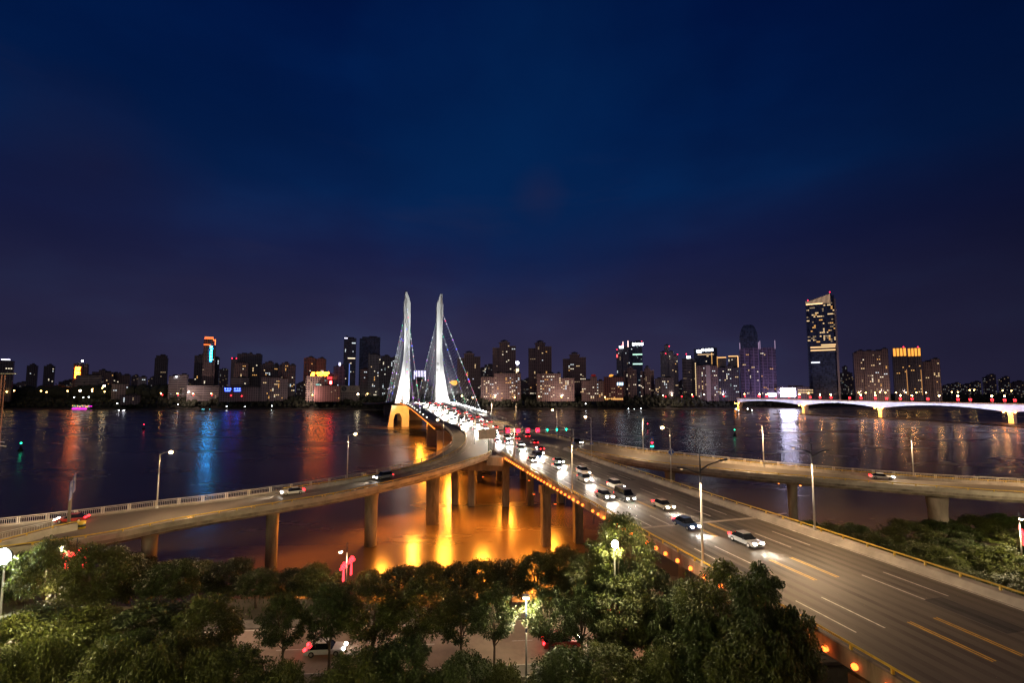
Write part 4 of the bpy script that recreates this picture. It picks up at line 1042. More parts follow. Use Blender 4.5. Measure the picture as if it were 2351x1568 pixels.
t, w, h, d = B('office_block', 'red and white banded office block right of the lone dark tower', 388, 432, 861, 930, F_band, [(0, .5, .95, 0), (.45, 1, 1, 1)], lit=6, seed=11, wins=(4, 5), grid=(4, 3.6, .5, .4))
MB().ball((-w*.1, -d/2-2, h*.93), 1.0, 8, 5).build('roof_floodlight', E_white, t)
B('tower_block', 'plain dark tower joined to the left of the blue sign tower', 447, 470, 814, 1010, F_dark, [(0, 1, .97, 0), (.6, 1, 1, 0)], lit=6, seed=12, wins=(0, 3, 1))
t, w, h, d = B('sign_tower', 'tall tower with orange neon crown and an upright blue sign', 468, 496, 780, 960, F_brown, [(0, .4, .99, 0), (.36, .8, 1, 2), (.76, 1, .88, 0)], lit=10, seed=13, wins=(4, 3))
for p, s in (((-w*.06, -d/2-2.4, h+5), (w*.7, .5, .9)), ((-w*.06, -d/2-2.4, h+2), (w*.8, .5, .9)), ((-w*.2, -d/2-2.4, h-11), (w*.55, .5, .9)), ((w*.46, -d/2-2.4, h-5), (1, .5, 12)), ((w*.36, -d/2-2.4, h-1), (4, .5, 1))): bar(t, p, s, E_so2, 'neon_tube')
glyph_row(t, 5, 5.4, (w*.16, -d/2-2.3, h-16), E_sc, 3, True)
B('apartment_block', 'shorter dark wing stepping down right of the blue sign tower', 488, 504, 822, 1000, F_dark, lit=3, seed=14, wins=(3, 2))
B('tower_block', 'hazy dark block far behind between the sign tower and the pale slab', 501, 524, 848, 1350, F_far, lit=0, seed=15)
t, w, h, d = B('tower_block', 'plain pale windowless slab carrying two red lights', 531, 544, 824, 1050, pbr('plain_slab', (.26, .22, .25), .8, scale=.05), seed=16)
beacon(t, (-w*.35, -d/2, h+1), (w*.4, -d/2, h+1))
B('apartment_block', 'broad dark residential block with two roof houses left of centre', 545, 602, 812, 1010, F_dark, [(0, .45, .985, 0), (.42, .6, 1, 1), (.6, 1, .98, 2)], lit=34, seed=17)
B('apartment_block', 'brown residential block overlapping the lower left of the broad dark block', 537, 570, 833, 985, F_brown, [(0, 1, 1, 0)], lit=14, seed=18)
B('apartment_block', 'dark residential block with a hipped roof house, left one of a joined row', 598, 640, 832, 985, F_dark, [(0, .3, .93, 0), (.26, .7, 1, 2), (.66, 1, .95, 1)], lit=18, seed=19)
B('apartment_block', 'dark residential block with a lit stair column at its right end', 640, 679, 834, 985, F_dark, [(0, .2, .93, 0), (.18, .6, 1, 2), (.56, 1, .95, 1)], lit=26, seed=20)
B('apartment_block', 'low pale residential block below the joined dark row', 600, 662, 866, 930, F_low, [(0, .3, 1, 0), (.28, .75, .97, 2), (.72, 1, .93, 0)], lit=26, seed=21, wins=(0, 1, 3, 2))
B('office_block', 'low pale banded block beneath the plain slab on the left shore', 531, 572, 868, 935, F_band, lit=5, seed=22, wins=(3, 4), grid=(4, 3.6, .5, .4))
t, w, h, d = B('low_hall', 'long low violet hall with a blue double sign near the left shore', 505, 640, 889, 915, F_low, roof='flat', seed=23)
glyph_row(t, 3, 3.6, (-w*.36, -d/2-.3, h-3.5), E_sb, 15); glyph_row(t, 3, 3.6, (-w*.2, -d/2-.3, h-3.5), E_sb, 16); bar(t, (-w*.36, -d/2-.3, h-7.5), (9, .3, 1.1), E_sb, 'sign'); bar(t, (-w*.2, -d/2-.3, h-7.5), (11, .3, 1.1), E_sb, 'sign')
B('office_block', 'long low reddish banded block below the blue sign tower', 430, 505, 886, 920, F_band, lit=2, seed=24, wins=(4,), grid=(4, 3.6, .5, .4))
B('low_block', 'small windowed block at the foot of the long low reddish one', 277, 322, 908, 892, F_low, lit=3, seed=25, wins=(4, 2), zb=8)
B('apartment_block', 'left half of the brown residential pair behind the orange lettered building', 698, 726, 821, 1010, F_brown, [(0, 1, .98, 0), (.2, .8, 1, 2)], lit=14, seed=26)
B('apartment_block', 'right half of the brown residential pair behind the orange lettered building', 726, 749, 823, 1010, F_brown, [(0, 1, .98, 0), (.2, .8, 1, 2)], lit=13, seed=27)
t, w, h, d = B('post_building', 'pale grid windowed building crowned by orange lettering and a logo', 703, 757, 864, 930, facade('post_grid', (.52, .38, .33), (.04, .04, .05), 4.4, 4.6, .55, .55), lit=22, seed=28, wins=(5, 5, 3, 4), grid=(4.4, 4.6, .55, .55))
sign_text(t, '中国邮政', 6.6, (w*.2, -d/2-.6, h+5.6), E_so, 'lettering'); sign_text(t, 'CHINA POST', 3.5, (w*.2, -d/2-.6, h+1.7), E_so, 'lettering')
lg = MB()
for k in range(4): lg.box((-w*.24+.6*k, -d/2-.6, h+1.6+1.9*k), (7.2-.6*k, .4, .95))
for x in (-2.2, 1.2): lg.box((-w*.2+x, -d/2-.75, h+4.5), (1.0, .4, 7))
lg.build('logo', E_so, t); bar(t, (0, -d/2-.2, h*.55), (7, .3, 15), emis('lit_glass', (.35, .75, .65), .8), 'lit_hall')
t, w, h, d = B('sign_tower', 'narrow red glowing sign tower right of the orange lettering', 752, 765, 862, 928, F_red, seed=29)
glyph_row(t, 5, 2.3, (0, -d/2-.4, h+4.6), E_sr, 21); bar(t, (0, -d/2-.4, h+1.4), (11, .4, 1.6), E_sr, 'sign'); bar(t, (0, -d/2-.4, h-8.5), (11, .4, 1), E_sr, 'sign'); bar(t, (1, -d/2-.4, h-19), (4, .4, 15), emis('red_panel', (1, .05, .05), 40), 'sign_panel'); bar(t, (-1, -d/2-.35, h-5), (9, .3, 5), emis('red_panel_dim', (1, .05, .06), 2), 'sign_panel')
B('low_block', 'low reddish brick block in front of the red sign tower', 722, 782, 886, 905, F_red, lit=3, seed=30, wins=(1, 4))
t, w, h, d = B('billboard_house', 'low flat house carrying a grey billboard with round logo and two letters', 780, 826, 886, 930, F_low, roof='none', seed=31)
bd = bar(t, (0, -d/2-.5, h-6), (w, .6, 13), pbr('billboard_grey', (.30, .26, .24), .7), 'billboard')
q = MB().tube([(-w*.28, -d/2-.9, h-6), (-w*.28, -d/2-1.1, h-6)], 5, 20).build('logo_disc', M_dark, bd); rg = MB(); rg.box((-w*.28, -d/2-1.2, h-6), (.7, .1, 5)); rg.box((-w*.28+1.4, -d/2-1.2, h-8.2), (2.6, .1, .7)); rg.box((-w*.28-2, -d/2-1.2, h-4.2), (.9, .1, .9)); rg.build('logo_mark', pbr('logo_grey', (.25, .2, .2), .7), q)
o = text('LG', 9, M_dark, bd, 'lettering'); o.location = (w*.16, -d/2-.95, h-6); o.rotation_euler = (PI/2, 0, 0)
t, w, h, d = B('hotel_tower', 'violet banded stepped building with an arched white top left of the glass towers', 766, 793, 839, 1080, F_purple, [(0, .55, .96, 0), (.5, .85, 1, 2), (.8, 1, .9, 0)], lit=4, seed=32, wins=(5, 2))
bar(t, (w*.02, -d/2-2.3, h+3), (4, .5, 7), E_vio, 'lit_crown')
t, w, h, d = B('glass_tower', 'slim dark glass tower with lit floor band and white top corner', 790, 818, 774, 1120, F_glass, [(0, 1, .98, 0), (0, .35, 1, 1)], lit=26, seed=33, wins=(3, 2, 4), grid=(2.2, 4.2, .9, .5))
bar(t, (-w*.34, -d/2-1.4, h-3), (7, .4, 2), E_vio, 'lit_corner'); bar(t, (w*.1, -d/2-.3, h*.66), (w*.7, .4, 1.8), emis('floor_band', (1, .8, .55), 2.0, 'NONE'), 'lit_floor'); bar(t, (0, -d/2-.3, h*.35), (1.6, .4, h*.45), emis('blue_strip', (.2, .3, .9), .9), 'light_strip')
B('glass_tower', 'broad dark blue glass tower, the larger of the pair left of the pylons', 826, 873, 774, 1180, F_glassb, [(0, 1, .97, 0), (.12, 1, 1, -2)], lit=8, seed=34, wins=(5, 4), grid=(3.2, 4, .93, .5))
B('apartment_block', 'grey residential block with bright vertical edges left of the left pylon', 846, 874, 812, 960, F_grey, [(0, .12, 1, 2), (.1, .75, .98, 0), (.72, 1, .96, 1)], lit=22, seed=35)
B('apartment_block', 'wide dark residential block directly behind the left pylon', 872, 918, 818, 965, F_dark, [(0, .08, .9, 2), (.07, .5, 1, 0), (.5, 1, .97, 1)], lit=40, seed=36, wins=(3, 2, 3, 5))
B('tower_block', 'narrow grey tower with a bright edge below the broad glass tower', 827, 846, 848, 1000, F_grey, lit=6, seed=37)
t, w, h, d = B('gate_building', 'dark gate-like building with violet light strips between the two pylons', 950, 978, 848, 1010, F_dark, [(0, .12, 1, 0), (.1, .9, .93, 1), (.88, 1, 1.05, 0)], seed=38)
for k in range(7): bar(t, (-w*.38+k*w*.125, -d/2-1.4, h*.86), (.9, .4, h*.2), E_vio)
for x in (-w*.45, w*.46): bar(t, (x, -d/2-.5, h*.55), (1.1, .4, h*.8), E_vio)
B('apartment_block', 'dim block seen through the stay cables between the pylons', 925, 985, 875, 960, F_low, lit=16, seed=39)
# --- centre, the domed row
t, w, h, d = B('domed_tower', 'domed brown residential tower behind the right stay cables', 1050, 1103, 812, 985, F_brown2, RES3, roof='dome', lit=18, seed=41, grid=(4.2, 3.1, .6, .42))
t, w, h, d = B('domed_tower', 'tall domed brown residential tower, left of the bright white beacon', 1131, 1184, 786, 985, F_brown2, RES3, roof='dome', lit=26, seed=42, grid=(4.2, 3.1, .6, .42))
t, w, h, d = B('domed_tower', 'tall domed brown residential tower right of the bright white beacon', 1213, 1266, 787, 985, F_brown2, RES3, roof='dome', lit=30, seed=43, grid=(4.2, 3.1, .6, .42))
t, w, h, d = B('domed_tower', 'shorter domed brown residential tower at the right end of the domed row', 1292, 1345, 814, 985, F_brown2, RES3, roof='dome', lit=30, seed=44, grid=(4.2, 3.1, .6, .42))
LOWR = [(0, .22, 1, 0), (.2, .8, .995, 2), (.78, 1, 1, 0)]
B('apartment_block', 'low brown waterfront flats, left part below the first domed tower', 1104, 1137, 866, 925, F_brown2, lit=32, seed=45, grid=(4.2, 3.1, .6, .42))
B('apartment_block', 'low wide brown waterfront flats below the tall domed tower left of the beacon', 1135, 1196, 857, 920, F_brown2, LOWR, lit=46, seed=46, grid=(4.2, 3.1, .6, .42))
B('apartment_block', 'low wide brown waterfront flats below the tall domed tower right of the beacon', 1232, 1288, 858, 920, F_brown2, LOWR, lit=46, seed=47, grid=(4.2, 3.1, .6, .42))
B('apartment_block', 'low brown waterfront flats joined to the right and one step lower', 1286, 1319, 868, 922, F_brown2, lit=26, seed=48, grid=(4.2, 3.1, .6, .42))
t, w, h, d = B('apartment_block', 'low brown flats under a small red roof sign right of the domed row', 1335, 1386, 872, 925, F_brown2, [(0, .5, .96, 0), (.4, .7, 1.12, 1), (.66, 1, .94, 0)], lit=30, seed=49, grid=(4.2, 3.1, .6, .42))
bar(t, (w*.04, -d/2-1.3, h*1.2), (9, .4, 4), E_sr, 'sign')
t, w, h, d = B('office_block', 'reddish hotel block with a row of orange lit windows at street level', 1386, 1431, 866, 928, F_red, lit=14, seed=50, grid=(4.4, 3.6, .5, .5), wins=(4, 1, 4))
for k in range(9): mk('window', WIN[1], t, (-w*.42+k*w*.105, -d/2-.1, 5), scale=(3, .2, 3.4))
for k in range(4): bar(t, (w*.2+k*3.4, -d/2-.3, h*.72), (1.4, .3, 6), emis('blue_white_strip', (.5, .75, 1), 4))
MB().ball((-w*.1, -2, h+3), 5, 10, 6, .6).build('lit_dome', E_am, t)
t, w, h, d = B('beacon_tower', 'slender distant tower topped by a brilliant white beacon between the domed towers', 1184, 1192, 832, 1500, F_far2, [(0, 1, .9, 0), (.25, .75, 1, 1)], seed=51)
MB().ball((0, -d/2-2, h-2), 4.5, 10, 6).build('beacon_lamp', emis('beacon_white', (.85, .88, 1), 60), t); bar(t, (0, -d/2-1.5, h-28), (9, .4, 14), emis('warm_lit', (1, .7, .4), 2.5), 'lit_storeys')
B('apartment_block', 'distant grey flats between the first and second domed tower', 1098, 1134, 838, 1300, F_far, [(0, .5, .9, 0), (.4, 1, 1, 0)], lit=10, seed=52)
t, w, h, d = B('round_hall', 'distant hall with an orange lit dome seen through the right stay cables', 1030, 1056, 880, 1100, F_low, roof='none', lit=0, seed=53)
MB().ball((0, 0, h), w*.42, 12, 7, .6).build('lit_dome', emis('dome_glow', (1, .34, .05), 2.2), t)
# --- right of centre
t, w, h, d = B('glass_tower', 'grey striped half of the twin office towers with red lights and white roof signs', 1415, 1443, 798, 1100, F_grey, [(0, .55, .95, 0), (.5, 1, 1, 2)], lit=12, seed=54, wins=(4, 2))
beacon(t, (-w*.45, -d/2, h*.96), (0, -d/2, h+6)); bar(t, (-w*.1, -d/2-2.4, h+1), (9, .5, 5), E_sw, 'sign'); bar(t, (w*.05, -d/2-2.4, h+8), (1.1, .5, 12), emis('pink_strip', (1, .6, .55), 4)); bar(t, (-w*.45, -d/2-.4, h*.84), (3, .5, 7), emis('red_panel2', (1, .08, .08), 3), 'sign')
t, w, h, d = B('glass_tower', 'dark green glass half of the twin office towers with two bright floor bands', 1441, 1474, 785, 1100, F_glass, [(0, .5, .985, 0), (.3, 1, 1, 2)], lit=40, seed=55, wins=(2, 3, 5, 5), grid=(2.2, 4.2, .9, .5))
for z in (.78, .615): bar(t, (w*.16, -d/2-2.4, h*z), (w*.66, .4, 2.6), emis('mint_band', (.55, .95, .75), 1.6, 'NONE'), 'lit_floor')
glyph_row(t, 4, 6, (w*.2, -d/2-2.4, h-6), E_sw, 40); bar(t, (-w*.48, -d/2-.5, h-10), (1.4, .5, 26), emis('pink_strip', (1, .6, .55), 4)); beacon(t, (w*.48, -d/2, h+1))
B('apartment_block', 'brown flats with a small hipped roof, left one below the twin office towers', 1431, 1461, 845, 985, F_brown, RES3, roof='dome', lit=14, seed=56, wins=(4, 3, 2))
B('apartment_block', 'brown flats with a small hipped roof, right one below the twin office towers', 1470, 1501, 846, 985, F_brown, RES3, roof='dome', lit=16, seed=57, wins=(4, 3, 2))
t, w, h, d = B('apartment_tower', 'slender white residential tower cluster with red roof lights', 1516, 1556, 806, 1120, F_white, [(0, .27, .98, 1), (.25, .5, 1.12, 0), (.46, .75, .98, 2), (.73, 1, .9, 0)], lit=22, seed=58, wins=(0, 1, 3, 4))
beacon(t, (-w*.2, -d/2, h*.95), (w*.48, -d/2, h*.93), (w*.02, -d/2, h*1.1))
B('apartment_block', 'dark low flats with hipped roofs in front of the slender white towers', 1503, 1546, 868, 960, F_dark, [(0, .4, .96, 0), (.3, 1, 1, 2)], lit=26, seed=59, wins=(3, 2, 0))
t, w, h, d = B('office_tower', 'narrow grey tower with a white roof sign left of the dark lettered office', 1566, 1587, 824, 1080, F_band, lit=8, seed=60, wins=(4,), grid=(4, 3.6, .5, .4))
bar(t, (w*.2, -d/2-.5, h+4), (8, .5, 5), E_sw, 'sign'); beacon(t, (0, 0, h+12))
t, w, h, d = B('office_tower', 'dark office tower with two white lettered roof signs', 1593, 1646, 800, 1110, F_glass, [(0, .9, .985, 2), (.4, 1, 1, 0)], lit=24, seed=61, wins=(2, 3, 0), grid=(2.2, 4.2, .9, .5))
glyph_row(t, 4, 6.2, (w*.08, -d/2-2.5, h-4), E_sw, 50); bar(t, (-w*.28, -d/2-2.5, h-7), (11, .5, 5), E_sw, 'sign'); bar(t, (0, -d/2-2.3, h*.88), (w*.7, .3, 1.6), emis('warm_band', (1, .65, .35), 1.1, 'NONE'), 'lit_floor')
for x, z0, z1 in ((.26, .6, .9), (.49, .5, .82)):
    for k in range(9): mk('window', WIN[1], t, (w*x, -d/2-2.4, h*(z0+(z1-z0)*k/8)), scale=(1.6, .4, 3))
t, w, h, d = B('office_tower', 'dim tower edged by a dotted golden light line', 1574, 1597, 826, 1090, F_dark, lit=3, seed=62)
for k in range(16): mk('window', WIN[0], t, (w*.46, -d/2-.2, h*(.12+.78*k/15)), scale=(1.8, .4, 3.4))
for nm, x0, x1, yt, sd, rgt in (('left', 1647, 1667, 822, 63, 0), ('right', 1672, 1694, 819, 64, 1)):
    t, w, h, d = B('apartment_tower', f'white tower trimmed with a golden light line, {nm} one of the two', x0, x1, yt, 1100, F_white, lit=8, seed=sd, wins=(3, 2))
    bar(t, (0, -d/2-.4, h+1.2), (w, .5, 1.6), E_gold); 
    if rgt: bar(t, (w*.5, -d/2-.4, h-18), (1.4, .5, 38), E_gold)
t, w, h, d = B('apartment_block', 'big brown pillared residential block with a pale central stair bay', 1598, 1647, 839, 955, F_brown, [(0, .3, .99, 0), (.3, .48, 1, 3), (.46, .62, 1.0, 4.5), (.6, 1, .98, 1)], lit=44, seed=65, wins=(0, 3, 2, 5))
bar(t, (w*.05, -d/2-4.8, h*.5), (9, .5, h), M_trim, 'stair_bay')
B('apartment_block', 'dark brown residential block joined right of the big pillared one', 1646, 1696, 842, 958, F_dark, [(0, .45, .97, 1), (.4, .7, 1.02, 2), (.7, 1, .97, 0)], lit=40, seed=66, wins=(0, 3, 2, 5))
t, w, h, d = B('office_tower', 'violet lit tower with a tapering dark crown, taller of the violet pair', 1698, 1742, 799, 985, F_purple, [(0, .47, 1, 0), (.53, 1, 1, 0), (.4, .6, .98, -3)], lit=14, seed=67, wins=(0, 3, 1), roof='none')
cr = MB(); cr.loft([[(a*w*f, b*d*f*.9, h+z) for a, b in ((-.48, -.48), (.48, -.48), (.48, .48), (-.48, .48))] for f, z in ((1, 0), (1, 24), (.93, 34), (.75, 44), (.5, 51), (.32, 52))]); cr.build('crown', F_glassb, t)
for x in (-.49, .49): bar(t, (x*w, -d/2-.5, h+5), (1.3, .6, 14), emis('violet_fin', (.8, .55, .85), .5), 'lit_fin')
t, w, h, d = B('office_tower', 'violet lit tower with two corner fins, shorter of the violet pair', 1744, 1780, 798, 985, F_purple, [(0, .47, 1, 0), (.53, 1, 1, 0), (.4, .6, .98, -3)], lit=13, seed=68, wins=(0, 3, 1, 1), roof='none')
for x in (-.48, .48): bar(t, (x*w, -d/2-.5, h+6), (1.3, .6, 18), emis('violet_fin', (.8, .55, .85), .5), 'lit_fin')
bar(t, (w*.3, -d/2-.5, 13), (20, .5, 8), emis('violet_sign', (.8, .75, 1), 7), 'sign')
t, w, h, d = B('exhibition_hall', 'low modern hall with a huge glowing white screen by the right bridge', 1782, 1858, 889, 940, F_low, roof='flat', seed=69)
sc_ = MB().box((-w*.15, -d/2-1, h-11), (26, .6, 17.5)).build('screen', E_scr, t); MB().box((-w*.15, -d/2-.6, h-11), (27.4, .6, 18.8)).build('bezel', M_dark, sc_)
for k in range(20): mk('window', WIN[0], t, (w*.18+(k % 10)*2.6, -d/2-.2, h-6-(k//10)*5), scale=(1.6, .3, 2))
t, w, h, d = B('skyscraper', 'tallest dark glass skyscraper with slanted lit crown and golden windows', 1849, 1915, 688, 990, F_glassb, [(0, .14, .995, -4), (.1, .93, 1, 0), (.9, 1, 1.04, -3)], lit=88, seed=70, wins=(4, 0, 1, 4, 0), grid=(3.2, 4, .93, .5), roof='none', minz=.52, depth=42)
cr = MB(); cr.prism([(-w*.5, h-9), (w*.40, h-9), (w*.40, h+14), (w*.1, h+7), (-w*.36, h+1), (-w*.5, h-2)], -d/2-.4, d*.3); cr.build('crown', F_glassb, t)
for k in range(20):
    x = -w*.49+k*w*.044; bar(t, (x, -d/2-.7, h-5.5+max(0, k-3)*.42), (.5, .3, 8+max(0, k-3)*.75), emis('crown_fin', (1, .62, .36), 1.1, 'NONE'), 'crown_fin')
bar(t, (-w*.2, -d/2-.9, h-8.5), (w*.58, .4, 1.6), emis('crown_glow', (1, .55, .25), 3.5, 'NONE'), 'crown_band')
for z, x, ww in ((.547, .22, .5), (.527, .02, .86), (.497, .02, .86)): bar(t, (w*x, -d/2-.5, h*z), (w*ww, .4, 2.6), emis('sky_lobby', (1, .6, .28), 1.4, 'NONE'), 'lit_floor')
bar(t, (-w*.26, -d/2-.5, h*.377), (16, .4, 2.4), emis('cool_floor', (.9, .92, 1), 1.8, 'NONE'), 'lit_floor')
beacon(t, (w*.36, -d/2, h+15), (-w*.42, -d/2, h+1))
for x in (.5,): MB().box((w*.515, -d/2+2, h*.5), (3.5, 5, h*1.0)).build('corner_fin', M_trim, t)
B('apartment_block', 'hazy pale arched block just right of the skyscraper', 1925, 1956, 842, 1300, F_far, [(0, 1, .8, 0), (.3, .65, 1, 1)], lit=14, seed=71, wins=(4, 3, 5))
B('apartment_tower', 'large brown slab tower with scattered lit windows right of the skyscraper', 1958, 2038, 805, 960, F_brown, [(0, .12, .96, 1), (.1, .32, 1, 0), (.3, .6, .99, 2), (.58, .85, .985, 0), (.83, 1, 1.02, 1)], lit=52, seed=72)
for nm, x0, x1, sd in (('left', 2049, 2082, 73), ('right', 2083, 2115, 74)):
    t, w, h, d = B('apartment_tower', f'dark tower with a blazing orange lit crown, {nm} of the two', x0, x1, 815, 985, F_dark, [(0, .9, 1, 0), (.5, 1, .995, 1)], lit=20, seed=sd, wins=(1, 0), roof='none')
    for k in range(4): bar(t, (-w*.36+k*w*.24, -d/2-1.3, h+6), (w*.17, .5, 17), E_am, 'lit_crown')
    bar(t, (0, -d/2-.9, h+6), (w*.96, .4, 19), M_dark, 'crown_wall'); bar(t, (w*.4, -d/2-1.3, h*.4), (1.2, .4, h*.55), emis('amber_line', (1, .45, .15), .5)); beacon(t, (w*.3, -d/2, h+17))
B('apartment_tower', 'dim brown tower right of the orange crowned pair', 2117, 2157, 825, 1000, F_brown, [(0, .55, .94, 0), (.5, 1, 1, 1)], lit=18, seed=75, wins=(1, 0, 4))
# distant low blocks
rnd = random.Random(77); k = 0
for x0, x1, yt, lab in ((2160, 2185, 884, 'tiny distant block, first right of the dim brown tower'), (2178, 2205, 880, 'tiny distant block behind the roadside lamps at the right'), (2200, 2228, 883, 'pale tiny distant block with a bright lit front at the right'), (2222, 2252, 877, 'tiny distant block left of the round topped far building'), (2256, 2286, 861, 'distant round topped block near the right picture edge'), (2292, 2318, 866, 'distant stepped block right of the round topped one'), (2316, 2351, 876, 'distant low block at the right picture edge'), (340, 356, 866, 'tiny distant block left of the dark rounded tower'), (297, 318, 862, 'tiny distant striped office left of the pale grid office'), (405, 447, 872, 'tiny distant block behind the red and white banded office'), (680, 700, 878, 'tiny distant block left of the brown residential pair'), (1500, 1520, 880, 'tiny distant block below the slender white towers'), (1940, 1960, 868, 'tiny distant block beside the large brown slab tower'), (985, 1050, 884, 'distant low blocks seen under the stay cables'), (1196, 1232, 868, 'dark block between the low waterfront flats'), (135, 172, 873, 'distant low block left of the orange sign tower'), (30, 62, 878, 'distant low block beside the far left tower'), (1556, 1576, 872, 'distant dim block between white towers and sign tower')):
    k += 1; B('distant_block', lab, x0, x1, yt, 1350, F_far if k % 2 else F_far2, [(0, .6, .9, 0), (.35, 1, 1, 1)], lit=0, seed=100+k, group='far low blocks')

# ------------------------------------------------------------------ far shore trees (one dark mass)
rnd = random.Random(5); fm = MB()
def shore_y(x): return 905+10*math.sin(x*.011)+(0 if x < 300 else (x-300)*.35)
def clump(mb, c, R, H, n, rnd, ls):
    for _ in range(n):
        a = rnd.uniform(0, 2*PI); zc = rnd.uniform(-1, 1); r = math.sqrt(max(0, 1-zc*zc))*rnd.uniform(.75, 1.05)
        p = Vector((c[0]+R*r*math.cos(a), c[1]+R*r*math.sin(a), c[2]+H*zc*rnd.uniform(.8, 1.05)))
        u = Vector((rnd.gauss(0, 1), rnd.gauss(0, 1), rnd.gauss(0, 1))).normalized(); v = u.orthogonal().normalized()
        w = u.cross(v); s = ls*rnd.uniform(.6, 1.3)
        mb.add([p-v*s, p+w*s*.7, p+v*s, p-w*s*.7], [(0, 1, 2, 3)])
x = -1180
while x < 1500:
    for row, (dy, hh) in enumerate(((2, 6.5), (16, 9), (34, 11), (52, 12.5))):
        xx = x+rnd.uniform(-4, 4); y = shore_y(xx)+dy+rnd.uniform(-4, 4); g_ = (1.5, 5, 8, 11)[row]
        hh2 = hh*rnd.uniform(.75, 1.25)
        if xx < -640 and row == 3: hh2 *= 2.0
        fm.ball((xx, y, g_+hh2*.75), hh2*.52, 7, 5, 1.0); clump(fm, (xx, y, g_+hh2*.9), hh2*.62, hh2*.6, 16, rnd, 1.5)
    x += 8.5
M_far = pbr('far_leaves', (.028, .034, .018), .8, vary=.4, scale=.15)
struct(fm.build('treeline', M_far), 'stuff', 'dark mass of trees along the far river bank')

# ------------------------------------------------------------------ far shore lamps
def z1(x, y): return (.20266*x, .20266*y+748.7)
def z2(x, y): return (.20266*x+442.4, .20266*y+748.7)
def z4(x, y): return (.20266*x+987, .20266*y+748.7)
def z5(x, y): return (.20266*x+1395.3, .20266*y+748.7)
def z6(x, y): return (.23277*x+1803.7, .23277*y+646.6)
FL = [z1(*q) for q in ((75, 745), (160, 733), (465, 735), (527, 748), (765, 737), (908, 732), (1045, 717), (1045, 740), (1180, 678), (1160, 702), (1185, 745), (1825, 765), (2010, 765), (2187, 765))]+[z2(*q) for q in ((210, 765), (430, 768), (1357, 780), (1873, 772), (1980, 768))]+[z4(*q) for q in ((735, 805), (960, 810), (1235, 800), (1490, 803), (1983, 805))]+[z5(*q) for q in ((625, 785), (727, 783), (957, 778), (1090, 775), (1305, 775), (1548, 770), (1813, 768), (1903, 772), (2168, 770), (2275, 760))]+[z6(*q) for q in ((720, 1097), (790, 1097), (880, 1097), (930, 1090), (985, 1097), (1090, 1095), (1185, 1095), (1290, 1095), (1385, 1095), (1640, 1090), (1700, 1090), (1815, 1070), (1860, 1070), (2140, 1077), (2228, 1077))]
BIG = {5, 8, 17}
sm_p = MB().tube([(0, 0, -13), (0, 0, 0)], .16, 5).mesh('pole', M_dark)
E_na = emis('sodium_lamp', (1, .55, .14), 45); hd_s = MB().ball((0, 0, 0), .85, 8, 5).mesh('lamp_head', E_na, True); hd_b = MB().ball((0, 0, 0), 1.7, 10, 6).mesh('lamp_head', E_warmw, True)
for k, (x, y) in enumerate(FL):
    p = atd(x, y, 903 if x < 1740 else 925)
    big = k in BIG
    side = 'left' if x < 900 else 'middle' if x < 1500 else 'right'
    t = thing('shore_lamp', (f'bright far shore lamp with a large glow, {["first","second","third"][sorted(BIG).index(k)]} such from the left' if big else f'small yellow far shore lamp number {["","twenty ","forty "][(k+1)//20].strip()} {ORD[k % 20]} counting from the left'.replace('  ', ' ')), 'street lamp', tuple(p), 0, 'lamps along the far shore')
    mk('pole', sm_p, t); mk('lamp_head', hd_b if big else hd_s, t)
    if k % 3 == 1 and x > 330: lamp('lamp_or_fill_spot', 'SPOT', (0, -22, 3), 66000 if x < 1860 else 30000, (1, .70, .60) if not 1640 < x < 1860 else (.78, .62, 1), t, (0, 60, 20), .5, 165, .3)  # added fill spot floating off the quay, brightens the facades behind
WL = [z1(*q) for q in ((840, 807), (1005, 805), (945, 810), (1328, 877), (2015, 887))]+[z2(*q) for q in ((385, 910), (592, 915), (898, 905))]+[z4(*q) for q in ((823, 992), (1765, 880))]+[z5(*q) for q in ((160, 945), (300, 943), (1585, 938), (1455, 938))]
hw = MB().ball((0, 0, 0), .6, 8, 5).mesh('lamp_head', E_white, True); spw = MB().tube([(0, 0, -5), (0, 0, 0)], .12, 5).mesh('pole', M_dark)
for k, (x, y) in enumerate(WL):
    p = atd(x, y, 893)
    t = thing('quay_lamp', f'small white quay lamp at the far waterline, {ORD[k]} from the left', 'quay lamp', tuple(p), 0, 'white lamps at the far waterline')
    mk('pole', spw, t); mk('lamp_head', hw, t)
RL = [z1(*q) for q in ((1840, 780), (2018, 780), (2190, 780))]+[z2(*q) for q in ((217, 782), (322, 790), (435, 786), (555, 793))]+[z5(*q) for q in ((655, 800), (838, 798), (965, 797), (1315, 795), (1555, 795), (1705, 793))]
hk = MB(); hk.add([(1.5, 0, 0), (0, .3, 1.5), (-1.5, 0, 0), (0, -.3, -1.5), (0, -.5, 0), (0, .5, 0)], [(0, 1, 4), (1, 2, 4), (2, 3, 4), (3, 0, 4), (1, 0, 5), (2, 1, 5), (3, 2, 5), (0, 3, 5)]); hk = hk.mesh('lantern', E_knot)
for k, (x, y) in enumerate(RL):
    t = thing('red_lantern', f'small red knot lantern on the far shore road, {ORD[k]} from the left', 'lantern', tuple(atd(x, y, 900)), 0, 'red lanterns on the far shore')
    mk('lantern', hk, t); mk('pole', sm_p, t)

